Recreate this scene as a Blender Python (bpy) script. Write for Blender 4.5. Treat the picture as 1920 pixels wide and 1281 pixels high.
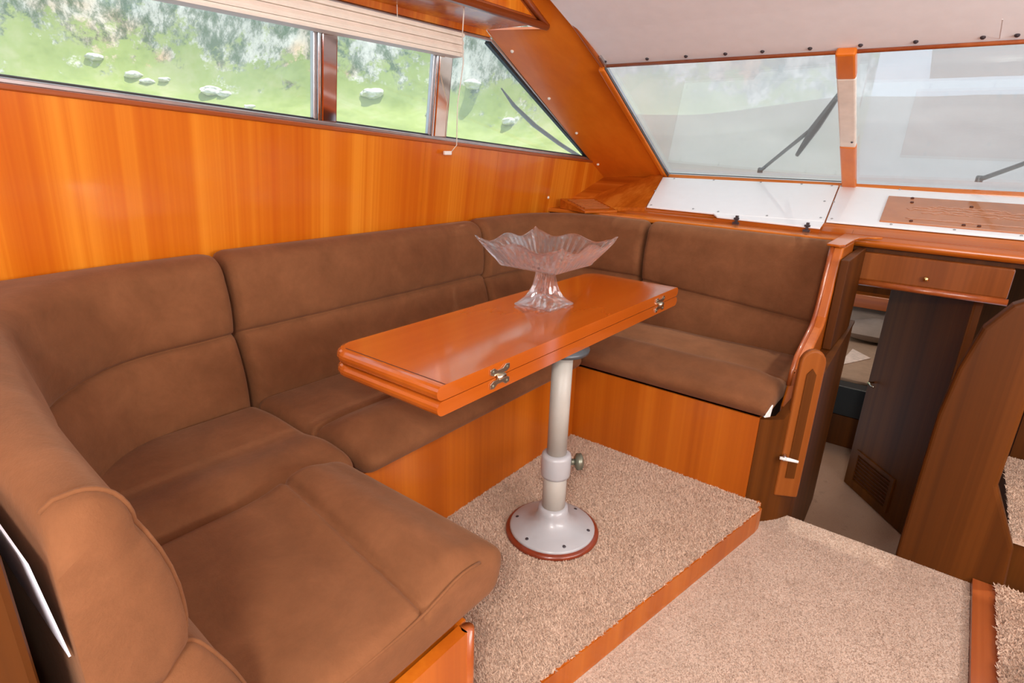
import bpy, bmesh, math, random
import numpy as np
from mathutils import Vector, Matrix, noise as mnoise

# ------------------------------------------------------------------ clear
for o in list(bpy.data.objects):
    bpy.data.objects.remove(o)
SC = bpy.context.scene
COL = SC.collection
rnd = random.Random(7)

# ------------------------------------------------------------------ camera
RIGHT = (0.79060862, 0.61153495, 0.03103261)
DOWN = (0.2205798, -0.23716133, -0.94609675)
FWD = (-0.57121149, 0.75483741, -0.32239405)
cd = bpy.data.cameras.new('camera')
cam = bpy.data.objects.new('camera', cd)
COL.objects.link(cam)
m = Matrix.Identity(4)
for i in range(3):
    m[i][0] = RIGHT[i]; m[i][1] = -DOWN[i]; m[i][2] = -FWD[i]
m[0][3], m[1][3], m[2][3] = 0.0, 0.0, 1.2
cam.matrix_world = m
cd.sensor_width = 36.0
cd.sensor_fit = 'HORIZONTAL'
cd.lens = 1083.744 / 1920 * 36.0
cd.clip_start = 0.02
cd.clip_end = 2000
SC.camera = cam

# ------------------------------------------------------------------ world, sun, lights, exposure
w = bpy.data.worlds.new('world'); SC.world = w
w.use_nodes = True
nt = w.node_tree; nt.nodes.clear()
wo = nt.nodes.new('ShaderNodeOutputWorld'); bg = nt.nodes.new('ShaderNodeBackground')
bg.inputs[0].default_value = (0.75, 0.86, 1.0, 1); bg.inputs[1].default_value = 0.9
nt.links.new(bg.outputs[0], wo.inputs[0])

def aim(o, d):
    o.rotation_euler = Vector(d).to_track_quat('-Z', 'Y').to_euler()

def light(name, kind, loc, d, energy, color=(1, 1, 1), size=(1, 1)):
    l = bpy.data.lights.new(name, kind); o = bpy.data.objects.new(name, l); COL.objects.link(o)
    l.energy = energy; l.color = color
    if kind == 'AREA':
        l.shape = 'RECTANGLE'; l.size, l.size_y = size
    o.location = loc; aim(o, d)
    return o
sun = light('sun', 'SUN', (0, 0, 20), (0.0, -0.24, -0.97), 3.5, (1.0, 0.95, 0.87))
sun.data.angle = 0.02
# daylight through the open aft companionway and through the starboard windows
light('aft_doorway_daylight', 'AREA', (0.25, -1.50, 1.35), (-0.60, 0.9, -0.12), 17, (1.0, 0.95, 0.90), (1.0, 0.8))
light('starboard_window_daylight', 'AREA', (1.66, 0.8, 1.42), (-1.0, 0.05, 0.14), 32, (1.0, 0.97, 0.93), (2.0, 0.4))
light('bounced_flash_fill', 'AREA', (0.30, -0.55, 1.835), (-0.25, 0.45, -1.0), 34, (1.0, 0.94, 0.86), (0.32, 0.32))  # added unseen area light, stands in for flash bounced off the ceiling

SC.view_settings.view_transform = 'Standard'
SC.view_settings.look = 'None'
SC.view_settings.exposure = 0.55
SC.view_settings.gamma = 1.0
SC.view_settings.use_curve_mapping = False

# ------------------------------------------------------------------ material helpers
def nmat(name):
    m = bpy.data.materials.new(name); m.use_nodes = True
    nt = m.node_tree; b = nt.nodes['Principled BSDF']
    return m, nt, b

def N(nt, t, **kw):
    n = nt.nodes.new(t)
    for k, v in kw.items():
        if isinstance(k, str) and hasattr(n, k): setattr(n, k, v)
    return n

def ramp(nt, stops):
    r = nt.nodes.new('ShaderNodeValToRGB')
    e = r.color_ramp.elements
    while len(e) < len(stops): e.new(0.5)
    for i, (p, c) in enumerate(stops):
        e[i].position = p; e[i].color = (*c, 1)
    return r

def noise(nt, vec, scale, detail=4, rough=0.55, dist=0.0):
    n = nt.nodes.new('ShaderNodeTexNoise')
    n.inputs['Scale'].default_value = scale; n.inputs['Detail'].default_value = detail
    n.inputs['Roughness'].default_value = rough; n.inputs['Distortion'].default_value = dist
    if vec is not None: nt.links.new(vec, n.inputs['Vector'])
    return n

def mapping(nt, scale=(1, 1, 1), rot=(0, 0, 0), coord='Object'):
    tc = nt.nodes.new('ShaderNodeTexCoord'); mp = nt.nodes.new('ShaderNodeMapping')
    mp.inputs['Location'].default_value = (3.37, 5.41, 7.23)
    mp.inputs['Scale'].default_value = scale; mp.inputs['Rotation'].default_value = rot
    nt.links.new(tc.outputs[coord], mp.inputs['Vector'])
    return mp.outputs[0]

def bump(nt, b, h, strength=0.3, dist=0.01):
    bp = nt.nodes.new('ShaderNodeBump'); bp.inputs['Strength'].default_value = strength; bp.inputs['Distance'].default_value = dist
    nt.links.new(h, bp.inputs['Height']); nt.links.new(bp.outputs[0], b.inputs['Normal'])

def wood(name, axis='z', dark=(0.40, 0.085, 0.006), mid=(0.55, 0.135, 0.010), light_=(0.70, 0.22, 0.025), rough=0.22, fine=1.0, coat=0.35):
    m, nt, b = nmat(name)
    g_ = 0.035; s = {'x': (g_, 9, 9), 'y': (9, g_, 9), 'z': (9, 9, g_), 'w': (0.0, 9, g_)}[axis]
    v = mapping(nt, tuple(q * fine for q in s))
    n1 = noise(nt, v, 1.0, 4, 0.6, 0.0)
    v2 = mapping(nt, tuple(q * fine * 7 for q in s))
    n2 = noise(nt, v2, 1.0, 3, 0.6)
    mx = nt.nodes.new('ShaderNodeMath'); mx.operation = 'MULTIPLY_ADD'
    nt.links.new(n2.outputs[0], mx.inputs[0]); mx.inputs[1].default_value = 0.28
    
    nt.links.new(n1.outputs[0], mx.inputs[2])
    r = ramp(nt, [(0.50, dark), (0.66, mid), (0.80, light_)])
    nt.links.new(mx.outputs[0], r.inputs[0]); nt.links.new(r.outputs[0], b.inputs['Base Color'])
    b.inputs['Roughness'].default_value = rough
    b.inputs['Coat Weight'].default_value = coat; b.inputs['Coat Roughness'].default_value = 0.08
    b.inputs['Specular IOR Level'].default_value = 0.5 if coat > .1 else 0.2
    return m

def plain(name, col, rough=0.5, metal=0.0, var=0.0, vscale=20, coat=0.0, bumpy=0.0, **kw):
    m, nt, b = nmat(name)
    v = mapping(nt)
    n = noise(nt, v, vscale, 4)
    lo = tuple(c * (1 - var) for c in col); hi = tuple(min(1, c * (1 + var)) for c in col)
    r = ramp(nt, [(0.3, lo), (0.7, hi)]); nt.links.new(n.outputs[0], r.inputs[0])
    nt.links.new(r.outputs[0], b.inputs['Base Color'])
    b.inputs['Roughness'].default_value = rough; b.inputs['Metallic'].default_value = metal
    b.inputs['Coat Weight'].default_value = coat
    if bumpy: bump(nt, b, n.outputs[0], bumpy, 0.004)
    return m

M = {}
M['teak_v'] = wood('teak_vertical', 'z', (0.54, 0.105, 0.004), (0.66, 0.165, 0.008), (0.84, 0.30, 0.025), 0.25, 0.9)
M['teak_wall'] = wood('teak_wall_veneer', 'w', (0.58, 0.120, 0.005), (0.67, 0.170, 0.008), (0.80, 0.265, 0.020), 0.25, 0.95)
M['teak_x'] = wood('teak_athwart', 'x')
M['teak_y'] = wood('teak_along', 'y')
M['pillar'] = wood('teak_pillar', 'y', (0.66, 0.155, 0.009), (0.73, 0.185, 0.011), (0.78, 0.215, 0.015), 0.3, 0.5, 0.2)
M['base_v'] = wood('teak_base_panel', 'z', (0.40, 0.085, 0.004), (0.48, 0.112, 0.006), (0.55, 0.145, 0.009), 0.3, 1.0, 0.15)
M['table'] = wood('table_varnish', 'y', (0.45, 0.090, 0.008), (0.50, 0.106, 0.010), (0.54, 0.122, 0.013), 0.13, 0.6, 0.8)
M['table_edge'] = wood('table_edge', 'y', (0.34, 0.06, 0.008), (0.42, 0.08, 0.010), (0.48, 0.10, 0.014), 0.15, 0.6, 0.6)
M['shaded_v'] = wood('shade_darkened_teak', 'z', (0.070, 0.019, 0.002), (0.102, 0.028, 0.0026), (0.135, 0.038, 0.004), 0.5, 1.0, 0.0)  # same teak darkened: shade around the passage put into its colour
M['bulkhead'] = M['shaded_v']
M['drawer'] = wood('shade_darkened_drawer_teak', 'z', (0.20, 0.052, 0.008), (0.26, 0.070, 0.011), (0.32, 0.092, 0.016), 0.4, 1.0, 0.08)  # teak darkened, dimness below the dash put into its colour
M['trim'] = wood('trim_moulding', 'y', (0.30, 0.06, 0.012), (0.36, 0.085, 0.018), (0.42, 0.11, 0.025), 0.3)
M['ring'] = plain('red_mahogany', (0.22, 0.035, 0.012), 0.3, coat=0.3, var=0.15)
M['inlay'] = plain('dark_inlay', (0.09, 0.02, 0.006), 0.4)
M['brownplate'] = plain('brown_instrument_plate', (0.50, 0.17, 0.055), 0.25, var=0.15, vscale=6, coat=0.5)
M['film'] = plain('clear_plastic_film', (0.68, 0.38, 0.26), 0.15)
M['greystud'] = plain('grey_stud', (0.42, 0.42, 0.42), 0.35, 0.5)
M['white'] = plain('white_vinyl', (0.93, 0.93, 0.94), 0.35, var=0.01)
M['cream'] = plain('cream_mullion', (0.90, 0.85, 0.76), 0.4, var=0.08)
M['liner'] = plain('headliner_vinyl', (0.90, 0.925, 0.96), 0.6, var=0.02)
M['stud'] = plain('dark_stud', (0.08, 0.07, 0.08), 0.35, 0.6)
M['stud_w'] = plain('white_stud', (0.85, 0.80, 0.70), 0.4)
M['alu'] = plain('aluminium_frame', (0.55, 0.56, 0.58), 0.28, 0.9, 0.08)
M['chrome'] = plain('chrome_steel', (0.75, 0.75, 0.76), 0.09, 1.0, 0.03)
M['brass'] = plain('nickel_brass', (0.72, 0.66, 0.52), 0.25, 1.0, 0.08)
M['gold'] = plain('polished_brass', (0.85, 0.62, 0.25), 0.22, 1.0)
M['rubber'] = plain('black_rubber', (0.02, 0.02, 0.022), 0.5)
M['darkmetal'] = plain('dark_grey_metal', (0.10, 0.11, 0.12), 0.4, 0.5)
M['gaspost'] = plain('grey_painted_post', (0.45, 0.42, 0.375), 0.42, 0.0, 0.04)
M['greybase'] = plain('grey_cast_base', (0.44, 0.435, 0.45), 0.3, 0.0, 0.03, coat=0.2)
M['knob'] = plain('green_bronze_knob', (0.20, 0.20, 0.15), 0.35, 0.6, 0.2)
M['blind'] = plain('cream_blind', (0.90, 0.85, 0.75), 0.6, var=0.04)
M['blind2'] = plain('pinkish_blind', (0.84, 0.74, 0.65), 0.6, var=0.04)
M['label'] = plain('white_label', (0.9, 0.88, 0.84), 0.5)
M['backing'] = plain('lilac_white_backing', (0.78, 0.76, 0.86), 0.5)
M['pillow'] = plain('grey_brown_fabric', (0.30, 0.235, 0.20), 0.9, var=0.15, vscale=9)
M['bunk'] = plain('taupe_fabric', (0.37, 0.24, 0.16), 0.9, var=0.1)
M['paper'] = plain('pinkish_paper', (0.75, 0.60, 0.52), 0.6, var=0.15, vscale=40)
M['black'] = plain('black_box', (0.012, 0.013, 0.012), 0.5)
M['red'] = plain('red_cloth', (0.6, 0.05, 0.06), 0.5)
M['mirror_red'] = plain('bronze_mirror_plate', (0.60, 0.40, 0.36), 0.06, 1.0, 0.05)
M['mirror_tan'] = plain('tan_mirror_plate', (0.86, 0.70, 0.60), 0.08, 1.0, 0.05)

def suede():
    m, nt, b = nmat('brown_suede')
    v = mapping(nt)
    n1 = noise(nt, v, 8, 7, 0.72, 0.25)
    n2 = noise(nt, v, 260, 2, 0.6)
    r = ramp(nt, [(0.30, (0.165, 0.064, 0.026)), (0.52, (0.205, 0.080, 0.033)), (0.74, (0.250, 0.099, 0.042))])
    nt.links.new(n1.outputs[0], r.inputs[0]); nt.links.new(r.outputs[0], b.inputs['Base Color'])
    b.inputs['Roughness'].default_value = 0.95
    b.inputs['Specular IOR Level'].default_value = 0.15
    b.inputs['Sheen Weight'].default_value = 0.15; b.inputs['Sheen Roughness'].default_value = 0.45
    b.inputs['Sheen Tint'].default_value = (0.9, 0.6, 0.42, 1)
    mx = nt.nodes.new('ShaderNodeMath'); mx.operation = 'MULTIPLY_ADD'
    nt.links.new(n2.outputs[0], mx.inputs[0]); mx.inputs[1].default_value = 0.15; nt.links.new(n1.outputs[0], mx.inputs[2])
    bump(nt, b, mx.outputs[0], 0.25, 0.012)
    return m
M['suede'] = suede()

def carpet(name, tint=(1, 1, 1)):
    m, nt, b = nmat(name)
    v = mapping(nt)
    n1 = noise(nt, v, 4.5, 5, 0.65)
    n2 = noise(nt, v, 170, 3, 0.7)
    n3 = noise(nt, v, 13, 5, 0.7)
    a = nt.nodes.new('ShaderNodeMath'); a.operation = 'MULTIPLY_ADD'
    nt.links.new(n2.outputs[0], a.inputs[0]); a.inputs[1].default_value = 0.60
    hm = nt.nodes.new('ShaderNodeMath'); hm.operation = 'MULTIPLY_ADD'; nt.links.new(n1.outputs[0], hm.inputs[0]); hm.inputs[1].default_value = 0.45; hm.inputs[2].default_value = 0.25; nt.links.new(hm.outputs[0], a.inputs[2])
    t = lambda c: tuple(x * y for x, y in zip(c, tint))
    r = ramp(nt, [(0.50, t((0.52, 0.36, 0.25))), (0.74, t((0.68, 0.50, 0.375))), (0.98, t((0.76, 0.59, 0.46)))])
    nt.links.new(a.outputs[0], r.inputs[0])
    # brown spill stains
    r2 = ramp(nt, [(0.60, (0, 0, 0)), (0.72, (1, 1, 1))]); nt.links.new(n3.outputs[0], r2.inputs[0])
    mixn = nt.nodes.new('ShaderNodeMix'); mixn.data_type = 'RGBA'
    sc_ = nt.nodes.new('ShaderNodeMath'); sc_.operation = 'MULTIPLY'; sc_.inputs[1].default_value = 0.45
    nt.links.new(r2.outputs[0], sc_.inputs[0]); nt.links.new(sc_.outputs[0], mixn.inputs[0])
    nt.links.new(r.outputs[0], mixn.inputs[6]); mixn.inputs[7].default_value = (*t((0.30, 0.17, 0.09)), 1)
    nt.links.new(mixn.outputs[2], b.inputs['Base Color'])
    b.inputs['Roughness'].default_value = 0.95; b.inputs['Specular IOR Level'].default_value = 0.1
    b.inputs['Sheen Weight'].default_value = 0.2
    bump(nt, b, n2.outputs[0], 0.6, 0.008)
    return m
M['carpet'] = carpet('beige_carpet', (1.03, 0.97, 0.95))
M['carpet_aisle'] = carpet('pale_aisle_carpet', (0.90, 0.88, 0.90))
M['carpet_shaded'] = carpet('shade_darkened_carpet', (0.58, 0.42, 0.32))  # same carpet darkened, shade of the passage put into the tint

def pane(name, milky=0.10, tint=(0.97, 0.99, 0.98)):
    m = bpy.data.materials.new(name); m.use_nodes = True; nt = m.node_tree; nt.nodes.clear()
    out = nt.nodes.new('ShaderNodeOutputMaterial')
    tr = nt.nodes.new('ShaderNodeBsdfTransparent'); tr.inputs[0].default_value = (*tint, 1)
    df = nt.nodes.new('ShaderNodeBsdfTranslucent'); df.inputs[0].default_value = (0.9, 0.92, 0.9, 1)
    gl = nt.nodes.new('ShaderNodeBsdfGlossy'); gl.inputs['Roughness'].default_value = 0.02
    v = mapping(nt); n = noise(nt, v, 3.0, 3)
    r = ramp(nt, [(0.2, (milky * 0.6,) * 3), (0.8, (milky * 1.4,) * 3)]); nt.links.new(n.outputs[0], r.inputs[0])
    m1 = nt.nodes.new('ShaderNodeMixShader'); nt.links.new(r.outputs[0], m1.inputs[0])
    nt.links.new(tr.outputs[0], m1.inputs[1]); nt.links.new(df.outputs[0], m1.inputs[2])
    fr = nt.nodes.new('ShaderNodeLayerWeight'); fr.inputs[0].default_value = 0.5
    fr2 = ramp(nt, [(0.3, (0.02,) * 3), (0.95, (0.22,) * 3)]); nt.links.new(fr.outputs['Facing'], fr2.inputs[0])
    m2 = nt.nodes.new('ShaderNodeMixShader'); nt.links.new(fr2.outputs[0], m2.inputs[0])
    nt.links.new(m1.outputs[0], m2.inputs[1]); nt.links.new(gl.outputs[0], m2.inputs[2])
    nt.links.new(m2.outputs[0], out.inputs[0])
    return m
M['pane'] = pane('hazy_side_glass', 0.115)
M['pane_ws'] = pane('windscreen_glass', 0.05)

def crystal():
    m, nt, b = nmat('cut_crystal')
    v = mapping(nt)
    n = noise(nt, v, 60, 2)
    b.inputs['Base Color'].default_value = (0.98, 0.97, 0.99, 1)
    b.inputs['Transmission Weight'].default_value = 1.0
    b.inputs['IOR'].default_value = 1.45; b.inputs['Roughness'].default_value = 0.02
    bump(nt, b, n.outputs[0], 0.06, 0.003)
    out = nt.nodes['Material Output']
    tl = nt.nodes.new('ShaderNodeBsdfTranslucent'); tl.inputs[0].default_value = (0.95, 0.93, 0.96, 1)
    df = nt.nodes.new('ShaderNodeBsdfDiffuse'); df.inputs[0].default_value = (0.95, 0.93, 0.96, 1)
    tp = nt.nodes.new('ShaderNodeBsdfTransparent')
    a1 = nt.nodes.new('ShaderNodeMixShader'); a1.inputs[0].default_value = 0.5
    nt.links.new(tl.outputs[0], a1.inputs[1]); nt.links.new(df.outputs[0], a1.inputs[2])
    a2 = nt.nodes.new('ShaderNodeMixShader'); a2.inputs[0].default_value = 0.20
    nt.links.new(b.outputs[0], a2.inputs[1]); nt.links.new(tp.outputs[0], a2.inputs[2])
    a3 = nt.nodes.new('ShaderNodeMixShader'); a3.inputs[0].default_value = 0.06
    nt.links.new(a2.outputs[0], a3.inputs[1]); nt.links.new(a1.outputs[0], a3.inputs[2])
    nt.links.new(a3.outputs[0], out.inputs[0])
    return m
M['crystal'] = crystal()

def cover_mat(name, col, openness=0.22):
    m = bpy.data.materials.new(name); m.use_nodes = True; nt = m.node_tree; nt.nodes.clear()
    out = nt.nodes.new('ShaderNodeOutputMaterial')
    v = mapping(nt, (1, 1, 1)); n = noise(nt, v, 2.2, 4, 0.6, 0.4)
    r = ramp(nt, [(0.3, tuple(c * 0.86 for c in col)), (0.7, col)]); nt.links.new(n.outputs[0], r.inputs[0])
    d = nt.nodes.new('ShaderNodeBsdfDiffuse'); t = nt.nodes.new('ShaderNodeBsdfTranslucent')
    nt.links.new(r.outputs[0], d.inputs[0]); nt.links.new(r.outputs[0], t.inputs[0])
    mx = nt.nodes.new('ShaderNodeMixShader'); mx.inputs[0].default_value = 0.62
    nt.links.new(d.outputs[0], mx.inputs[1]); nt.links.new(t.outputs[0], mx.inputs[2])
    tp = nt.nodes.new('ShaderNodeBsdfTransparent')
    mo = nt.nodes.new('ShaderNodeMixShader'); mo.inputs[0].default_value = openness
    nt.links.new(mx.outputs[0], mo.inputs[1]); nt.links.new(tp.outputs[0], mo.inputs[2])
    nt.links.new(mo.outputs[0], out.inputs[0])
    return m
M['cover'] = cover_mat('grey_mesh_cover', (0.44, 0.45, 0.50), 0.28)
M['cover2'] = cover_mat('grey_cover_band', (0.62, 0.61, 0.60), 0.25)

def hill_mat():
    m, nt, b = nmat('hillside_grass_and_rock')
    tc = nt.nodes.new('ShaderNodeTexCoord')
    v = tc.outputs['Object']
    at = nt.nodes.new('ShaderNodeAttribute'); at.attribute_name = 'rock'
    g = noise(nt, v, 0.12, 6, 0.7); gr = ramp(nt, [(0.3, (0.25, 0.32, 0.08)), (0.5, (0.36, 0.43, 0.13)), (0.72, (0.50, 0.50, 0.26))])
    nt.links.new(g.outputs[0], gr.inputs[0])
    mp = nt.nodes.new('ShaderNodeMapping'); mp.inputs['Scale'].default_value = (1, 1, 0.35); nt.links.new(v, mp.inputs[0])
    k = noise(nt, mp.outputs[0], 0.26, 8, 0.78, 0.0)
    kr = ramp(nt, [(0.40, (0.10, 0.15, 0.07)), (0.48, (0.30, 0.32, 0.25)), (0.53, (0.60, 0.57, 0.51)), (0.64, (0.85, 0.80, 0.72))])
    nt.links.new(k.outputs[0], kr.inputs[0])
    o = noise(nt, v, 0.05, 3); orr = ramp(nt, [(0.56, (0, 0, 0)), (0.68, (1, 1, 1))]); nt.links.new(o.outputs[0], orr.inputs[0])
    om = nt.nodes.new('ShaderNodeMix'); om.data_type = 'RGBA'; om.blend_type = 'MULTIPLY'
    nt.links.new(orr.outputs[0], om.inputs[0]); nt.links.new(kr.outputs[0], om.inputs[6]); om.inputs[7].default_value = (1.0, 0.66, 0.40, 1)
    # rough edge between rock and grass
    e = noise(nt, v, 0.15, 6, 0.75)
    ma = nt.nodes.new('ShaderNodeMath'); ma.operation = 'ADD'; nt.links.new(at.outputs['Fac'], ma.inputs[0]); nt.links.new(e.outputs[0], ma.inputs[1])
    er = ramp(nt, [(0.92, (0, 0, 0)), (1.0, (1, 1, 1))]); nt.links.new(ma.outputs[0], er.inputs[0])
    fm = nt.nodes.new('ShaderNodeMix'); fm.data_type = 'RGBA'
    nt.links.new(er.outputs[0], fm.inputs[0]); nt.links.new(gr.outputs[0], fm.inputs[6]); nt.links.new(om.outputs[2], fm.inputs[7])
    nt.links.new(fm.outputs[2], b.inputs['Base Color'])
    b.inputs['Roughness'].default_value = 0.95; b.inputs['Specular IOR Level'].default_value = 0.05
    return m
M['hill'] = hill_mat()
M['boulder'] = plain('pale_boulder', (0.72, 0.69, 0.64), 0.9, var=0.2, vscale=1.5)
M['sea'] = plain('sea_water', (0.22, 0.34, 0.44), 0.12, var=0.15, vscale=0.4)

# ------------------------------------------------------------------ mesh helpers
LAST = [None]
def mesh_obj(name, verts, faces, mat=None, parent=None, smooth=False, bevel=0.0, seg=2):
    off = parent['_o'] if (parent is not None and '_o' in parent) else (0, 0, 0)
    me = bpy.data.meshes.new(name)
    me.from_pydata([(v[0] - off[0], v[1] - off[1], v[2] - off[2]) for v in verts], [], faces)
    bm = bmesh.new(); bm.from_mesh(me); bmesh.ops.recalc_face_normals(bm, faces=bm.faces[:]); bm.to_mesh(me); bm.free()
    if smooth:
        me.polygons.foreach_set('use_smooth', [True] * len(me.polygons))
    if mat: me.materials.append(M[mat] if isinstance(mat, str) else mat)
    o = bpy.data.objects.new(name, me); COL.objects.link(o)
    LAST[0] = o
    if parent is not None:
        o.parent = parent; o['_o'] = off
    if bevel:
        b = o.modifiers.new('bevel', 'BEVEL'); b.width = bevel; b.segments = seg; b.limit_method = 'ANGLE'; b.angle_limit = 0.6
    return o

def thing(name, label, cat, loc=(0, 0, 0), group=None):
    o = bpy.data.objects.new(name, None); COL.objects.link(o); o.location = loc
    o.empty_display_size = 0.05
    o['_o'] = tuple(loc); o['label'] = label; o['category'] = cat
    if group: o['group'] = group
    return o

def tag(o, label, cat, group=None):
    o['label'] = label; o['category'] = cat
    if group: o['group'] = group
    return o

def struct(o, label=None):
    o['kind'] = 'structure'
    if label: o['label'] = label
    return o

class G:
    """collects verts and faces for one mesh"""
    def __init__(s): s.v = []; s.f = []
    def add(s, v, f):
        n = len(s.v); s.v += [tuple(p) for p in v]; s.f += [tuple(i + n for i in q) for q in f]; return s
    def box(s, x0, x1, y0, y1, z0, z1):
        v = [(x, y, z) for z in (z0, z1) for y in (y0, y1) for x in (x0, x1)]
        return s.add(v, [(0, 2, 3, 1), (4, 5, 7, 6), (0, 1, 5, 4), (2, 6, 7, 3), (0, 4, 6, 2), (1, 3, 7, 5)])
    def prism(s, pts, d):
        """closed polygon of 3-D points, extruded by vector d"""
        n = len(pts); v = [tuple(p) for p in pts] + [(p[0] + d[0], p[1] + d[1], p[2] + d[2]) for p in pts]
        f = [tuple(range(n))[::-1], tuple(range(n, 2 * n))] + [(i, (i + 1) % n, n + (i + 1) % n, n + i) for i in range(n)]
        return s.add(v, f)
    def tube(s, pts, r, seg=10, closed=True, flat=None):
        pts = [Vector(p) for p in pts]; rs = r if isinstance(r, (list, tuple)) else [r] * len(pts)
        rings = []; up = Vector((0.13, 0.21, 0.97))
        for i, p in enumerate(pts):
            t = (pts[min(i + 1, len(pts) - 1)] - pts[max(i - 1, 0)]).normalized()
            a = t.cross(up)
            if a.length < 0.1: a = t.cross(Vector((1, 0, 0)))
            a.normalize(); b = t.cross(a).normalized()
            k = flat or 1.0
            rings.append([tuple(p + a * math.cos(q) * rs[i] + b * math.sin(q) * rs[i] * k) for q in (2 * math.pi * j / seg for j in range(seg))])
        v = [q for ring in rings for q in ring]; f = []
        for i in range(len(pts) - 1):
            for j in range(seg):
                f.append((i * seg + j, i * seg + (j + 1) % seg, (i + 1) * seg + (j + 1) % seg, (i + 1) * seg + j))
        if closed:
            f.append(tuple(range(seg))[::-1]); f.append(tuple((len(pts) - 1) * seg + j for j in range(seg)))
        return s.add(v, f)
    def lathe(s, prof, c, seg=32):
        v = []; f = []
        n = len(prof)
        for r, z in prof:
            for j in range(seg):
                a = 2 * math.pi * j / seg; v.append((c[0] + r * math.cos(a), c[1] + r * math.sin(a), c[2] + z))
        for i in range(n - 1):
            for j in range(seg):
                f.append((i * seg + j, i * seg + (j + 1) % seg, (i + 1) * seg + (j + 1) % seg, (i + 1) * seg + j))
        f.append(tuple(range(seg))[::-1]); f.append(tuple((n - 1) * seg + j for j in range(seg)))
        return s.add(v, f)
    def obj(s, name, mat, parent=None, **kw): return mesh_obj(name, s.v, s.f, mat, parent, **kw)

def dome(c, nrm, r, h, seg=10):
    """a little domed stud on a surface"""
    nrm = Vector(nrm).normalized(); a = nrm.cross(Vector((0.3, 0.5, 0.81))).normalized(); b = nrm.cross(a)
    c = Vector(c); v = []; f = []
    prof = [(1, 0), (0.95, 0.5), (0.6, 0.9), (0.0, 1.0)]
    for k, z in prof[:-1]:
        for j in range(seg):
            q = 2 * math.pi * j / seg; v.append(tuple(c + (a * math.cos(q) + b * math.sin(q)) * r * k + nrm * h * z))
    v.append(tuple(c + nrm * h))
    for i in range(2):
        for j in range(seg): f.append((i * seg + j, i * seg + (j + 1) % seg, (i + 1) * seg + (j + 1) % seg, (i + 1) * seg + j))
    for j in range(seg): f.append((2 * seg + j, 2 * seg + (j + 1) % seg, 3 * seg))
    f.append(tuple(range(seg))[::-1])
    return G().add(v, f)

def sstep(a, b, x):
    t = min(1, max(0, (x - a) / (b - a))); return t * t * (3 - 2 * t)

# ================================================================== STRUCTURE
def WX(z, off=0.0): return -1.85 + 0.13 * (z - 0.86) + off      # sloping port wall
def SILL(y): return 1.325 - 0.0626 * y
WTOP = 1.622
def PY(x, z): return 2.11 + (1.623 - z) * 2.05 + 0.39 * (x + 1.75)   # raked pillar plane
def GY(z): return 3.4 - (z - 1.067) * 2.05                       # windscreen glass plane
GN = Vector((0, 1, 2.05)).normalized()

# ---- port wall: veneer panels below the window
wl = G()
yy = [-1.6, 3.62]
wl.prism([(WX(-0.35, -0.03), -1.6, -0.35), (WX(-0.35, -0.03), 3.62, -0.35), (WX(0.86, -0.03), 3.62, 0.86), (WX(1.0, -0.03), 3.4, 1.0), (WX(SILL(3.1) - 0.02, -0.03), 3.1, SILL(3.1) - 0.02), (WX(SILL(-1.6) - 0.02, -0.03), -1.6, SILL(-1.6) - 0.02)], (0.02, 0, 0))
wall_left = struct(wl.obj('wall_left', 'teak_v'))
seams = [-1.6, -0.15, 1.76, 2.24, 3.60]
for a, b in zip(seams[:-1], seams[1:]):
    a2, b2 = a + 0.0005, b - 0.0005
    z1 = [SILL(b2) - 0.012, SILL(a2) - 0.012]
    pts = [(WX(0.3), a2, 0.3), (WX(0.3), b2, 0.3)]
    if b > 3.2:
        yb = 3.12
        pts += [(WX(0.92), b2 - 0.05, 0.90), (WX(1.12), yb, 1.12), (WX(z1[1]), a2, z1[1])]
    else:
        pts += [(WX(z1[0]), b2, z1[0]), (WX(z1[1]), a2, z1[1])]
    G().prism(pts, (-0.012, 0, 0)).obj('veneer_panel', 'teak_wall', wall_left)
dome((WX(0.93), 2.72, 0.93), (1, 0, -0.1), 0.008, 0.006).obj('snap_stud', 'stud_w', wall_left)

# ---- soffit over the side window, valance with framed inset panel
so = G().box(-1.80, -1.5, -1.6, 2.06, 1.648, 1.668)
soffit = struct(so.obj('trim_1', 'teak_v'), 'teak soffit board above the side window')
G().prism([(WX(WTOP, 0.0), -1.6, WTOP + 0.004), (WX(WTOP, 0.0), 2.1, WTOP + 0.004), (WX(1.648), 2.06, 1.648), (WX(1.648), -1.6, 1.648)], (-0.02, 0, 0)).obj('head_board', 'teak_v', soffit)
va = thing('overhead_valance', 'orange teak valance panel with framed inset above the side window', 'valance', (-1.5, 1.0, 1.645)); va['kind'] = 'structure'; del va['category']
zc = 1.84
va_y = lambda z: PY(-1.5, z) - 0.012
G().prism([(-1.5, -1.6, 1.645), (-1.5, va_y(1.645), 1.645), (-1.5, va_y(zc), zc), (-1.5, -1.6, zc)], (-0.02, 0, 0)).obj('backing_panel', 'trim', va)
# inset panel and its mouldings
G().prism([(-1.496, -1.6, 1.675), (-1.496, va_y(1.675) - 0.05, 1.675), (-1.496, va_y(zc) - 0.05, zc), (-1.496, -1.6, zc)], (-0.006, 0, 0)).obj('inset_panel', 'teak_v', va)
G().tube([(-1.492, -1.6, 1.652), (-1.492, va_y(1.652), 1.652)], 0.014, 8).obj('bottom_moulding', 'trim', va, smooth=True)
G().tube([(-1.492, va_y(1.652), 1.652), (-1.492, va_y(zc), zc)], 0.013, 8).obj('end_moulding', 'trim', va, smooth=True)

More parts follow.
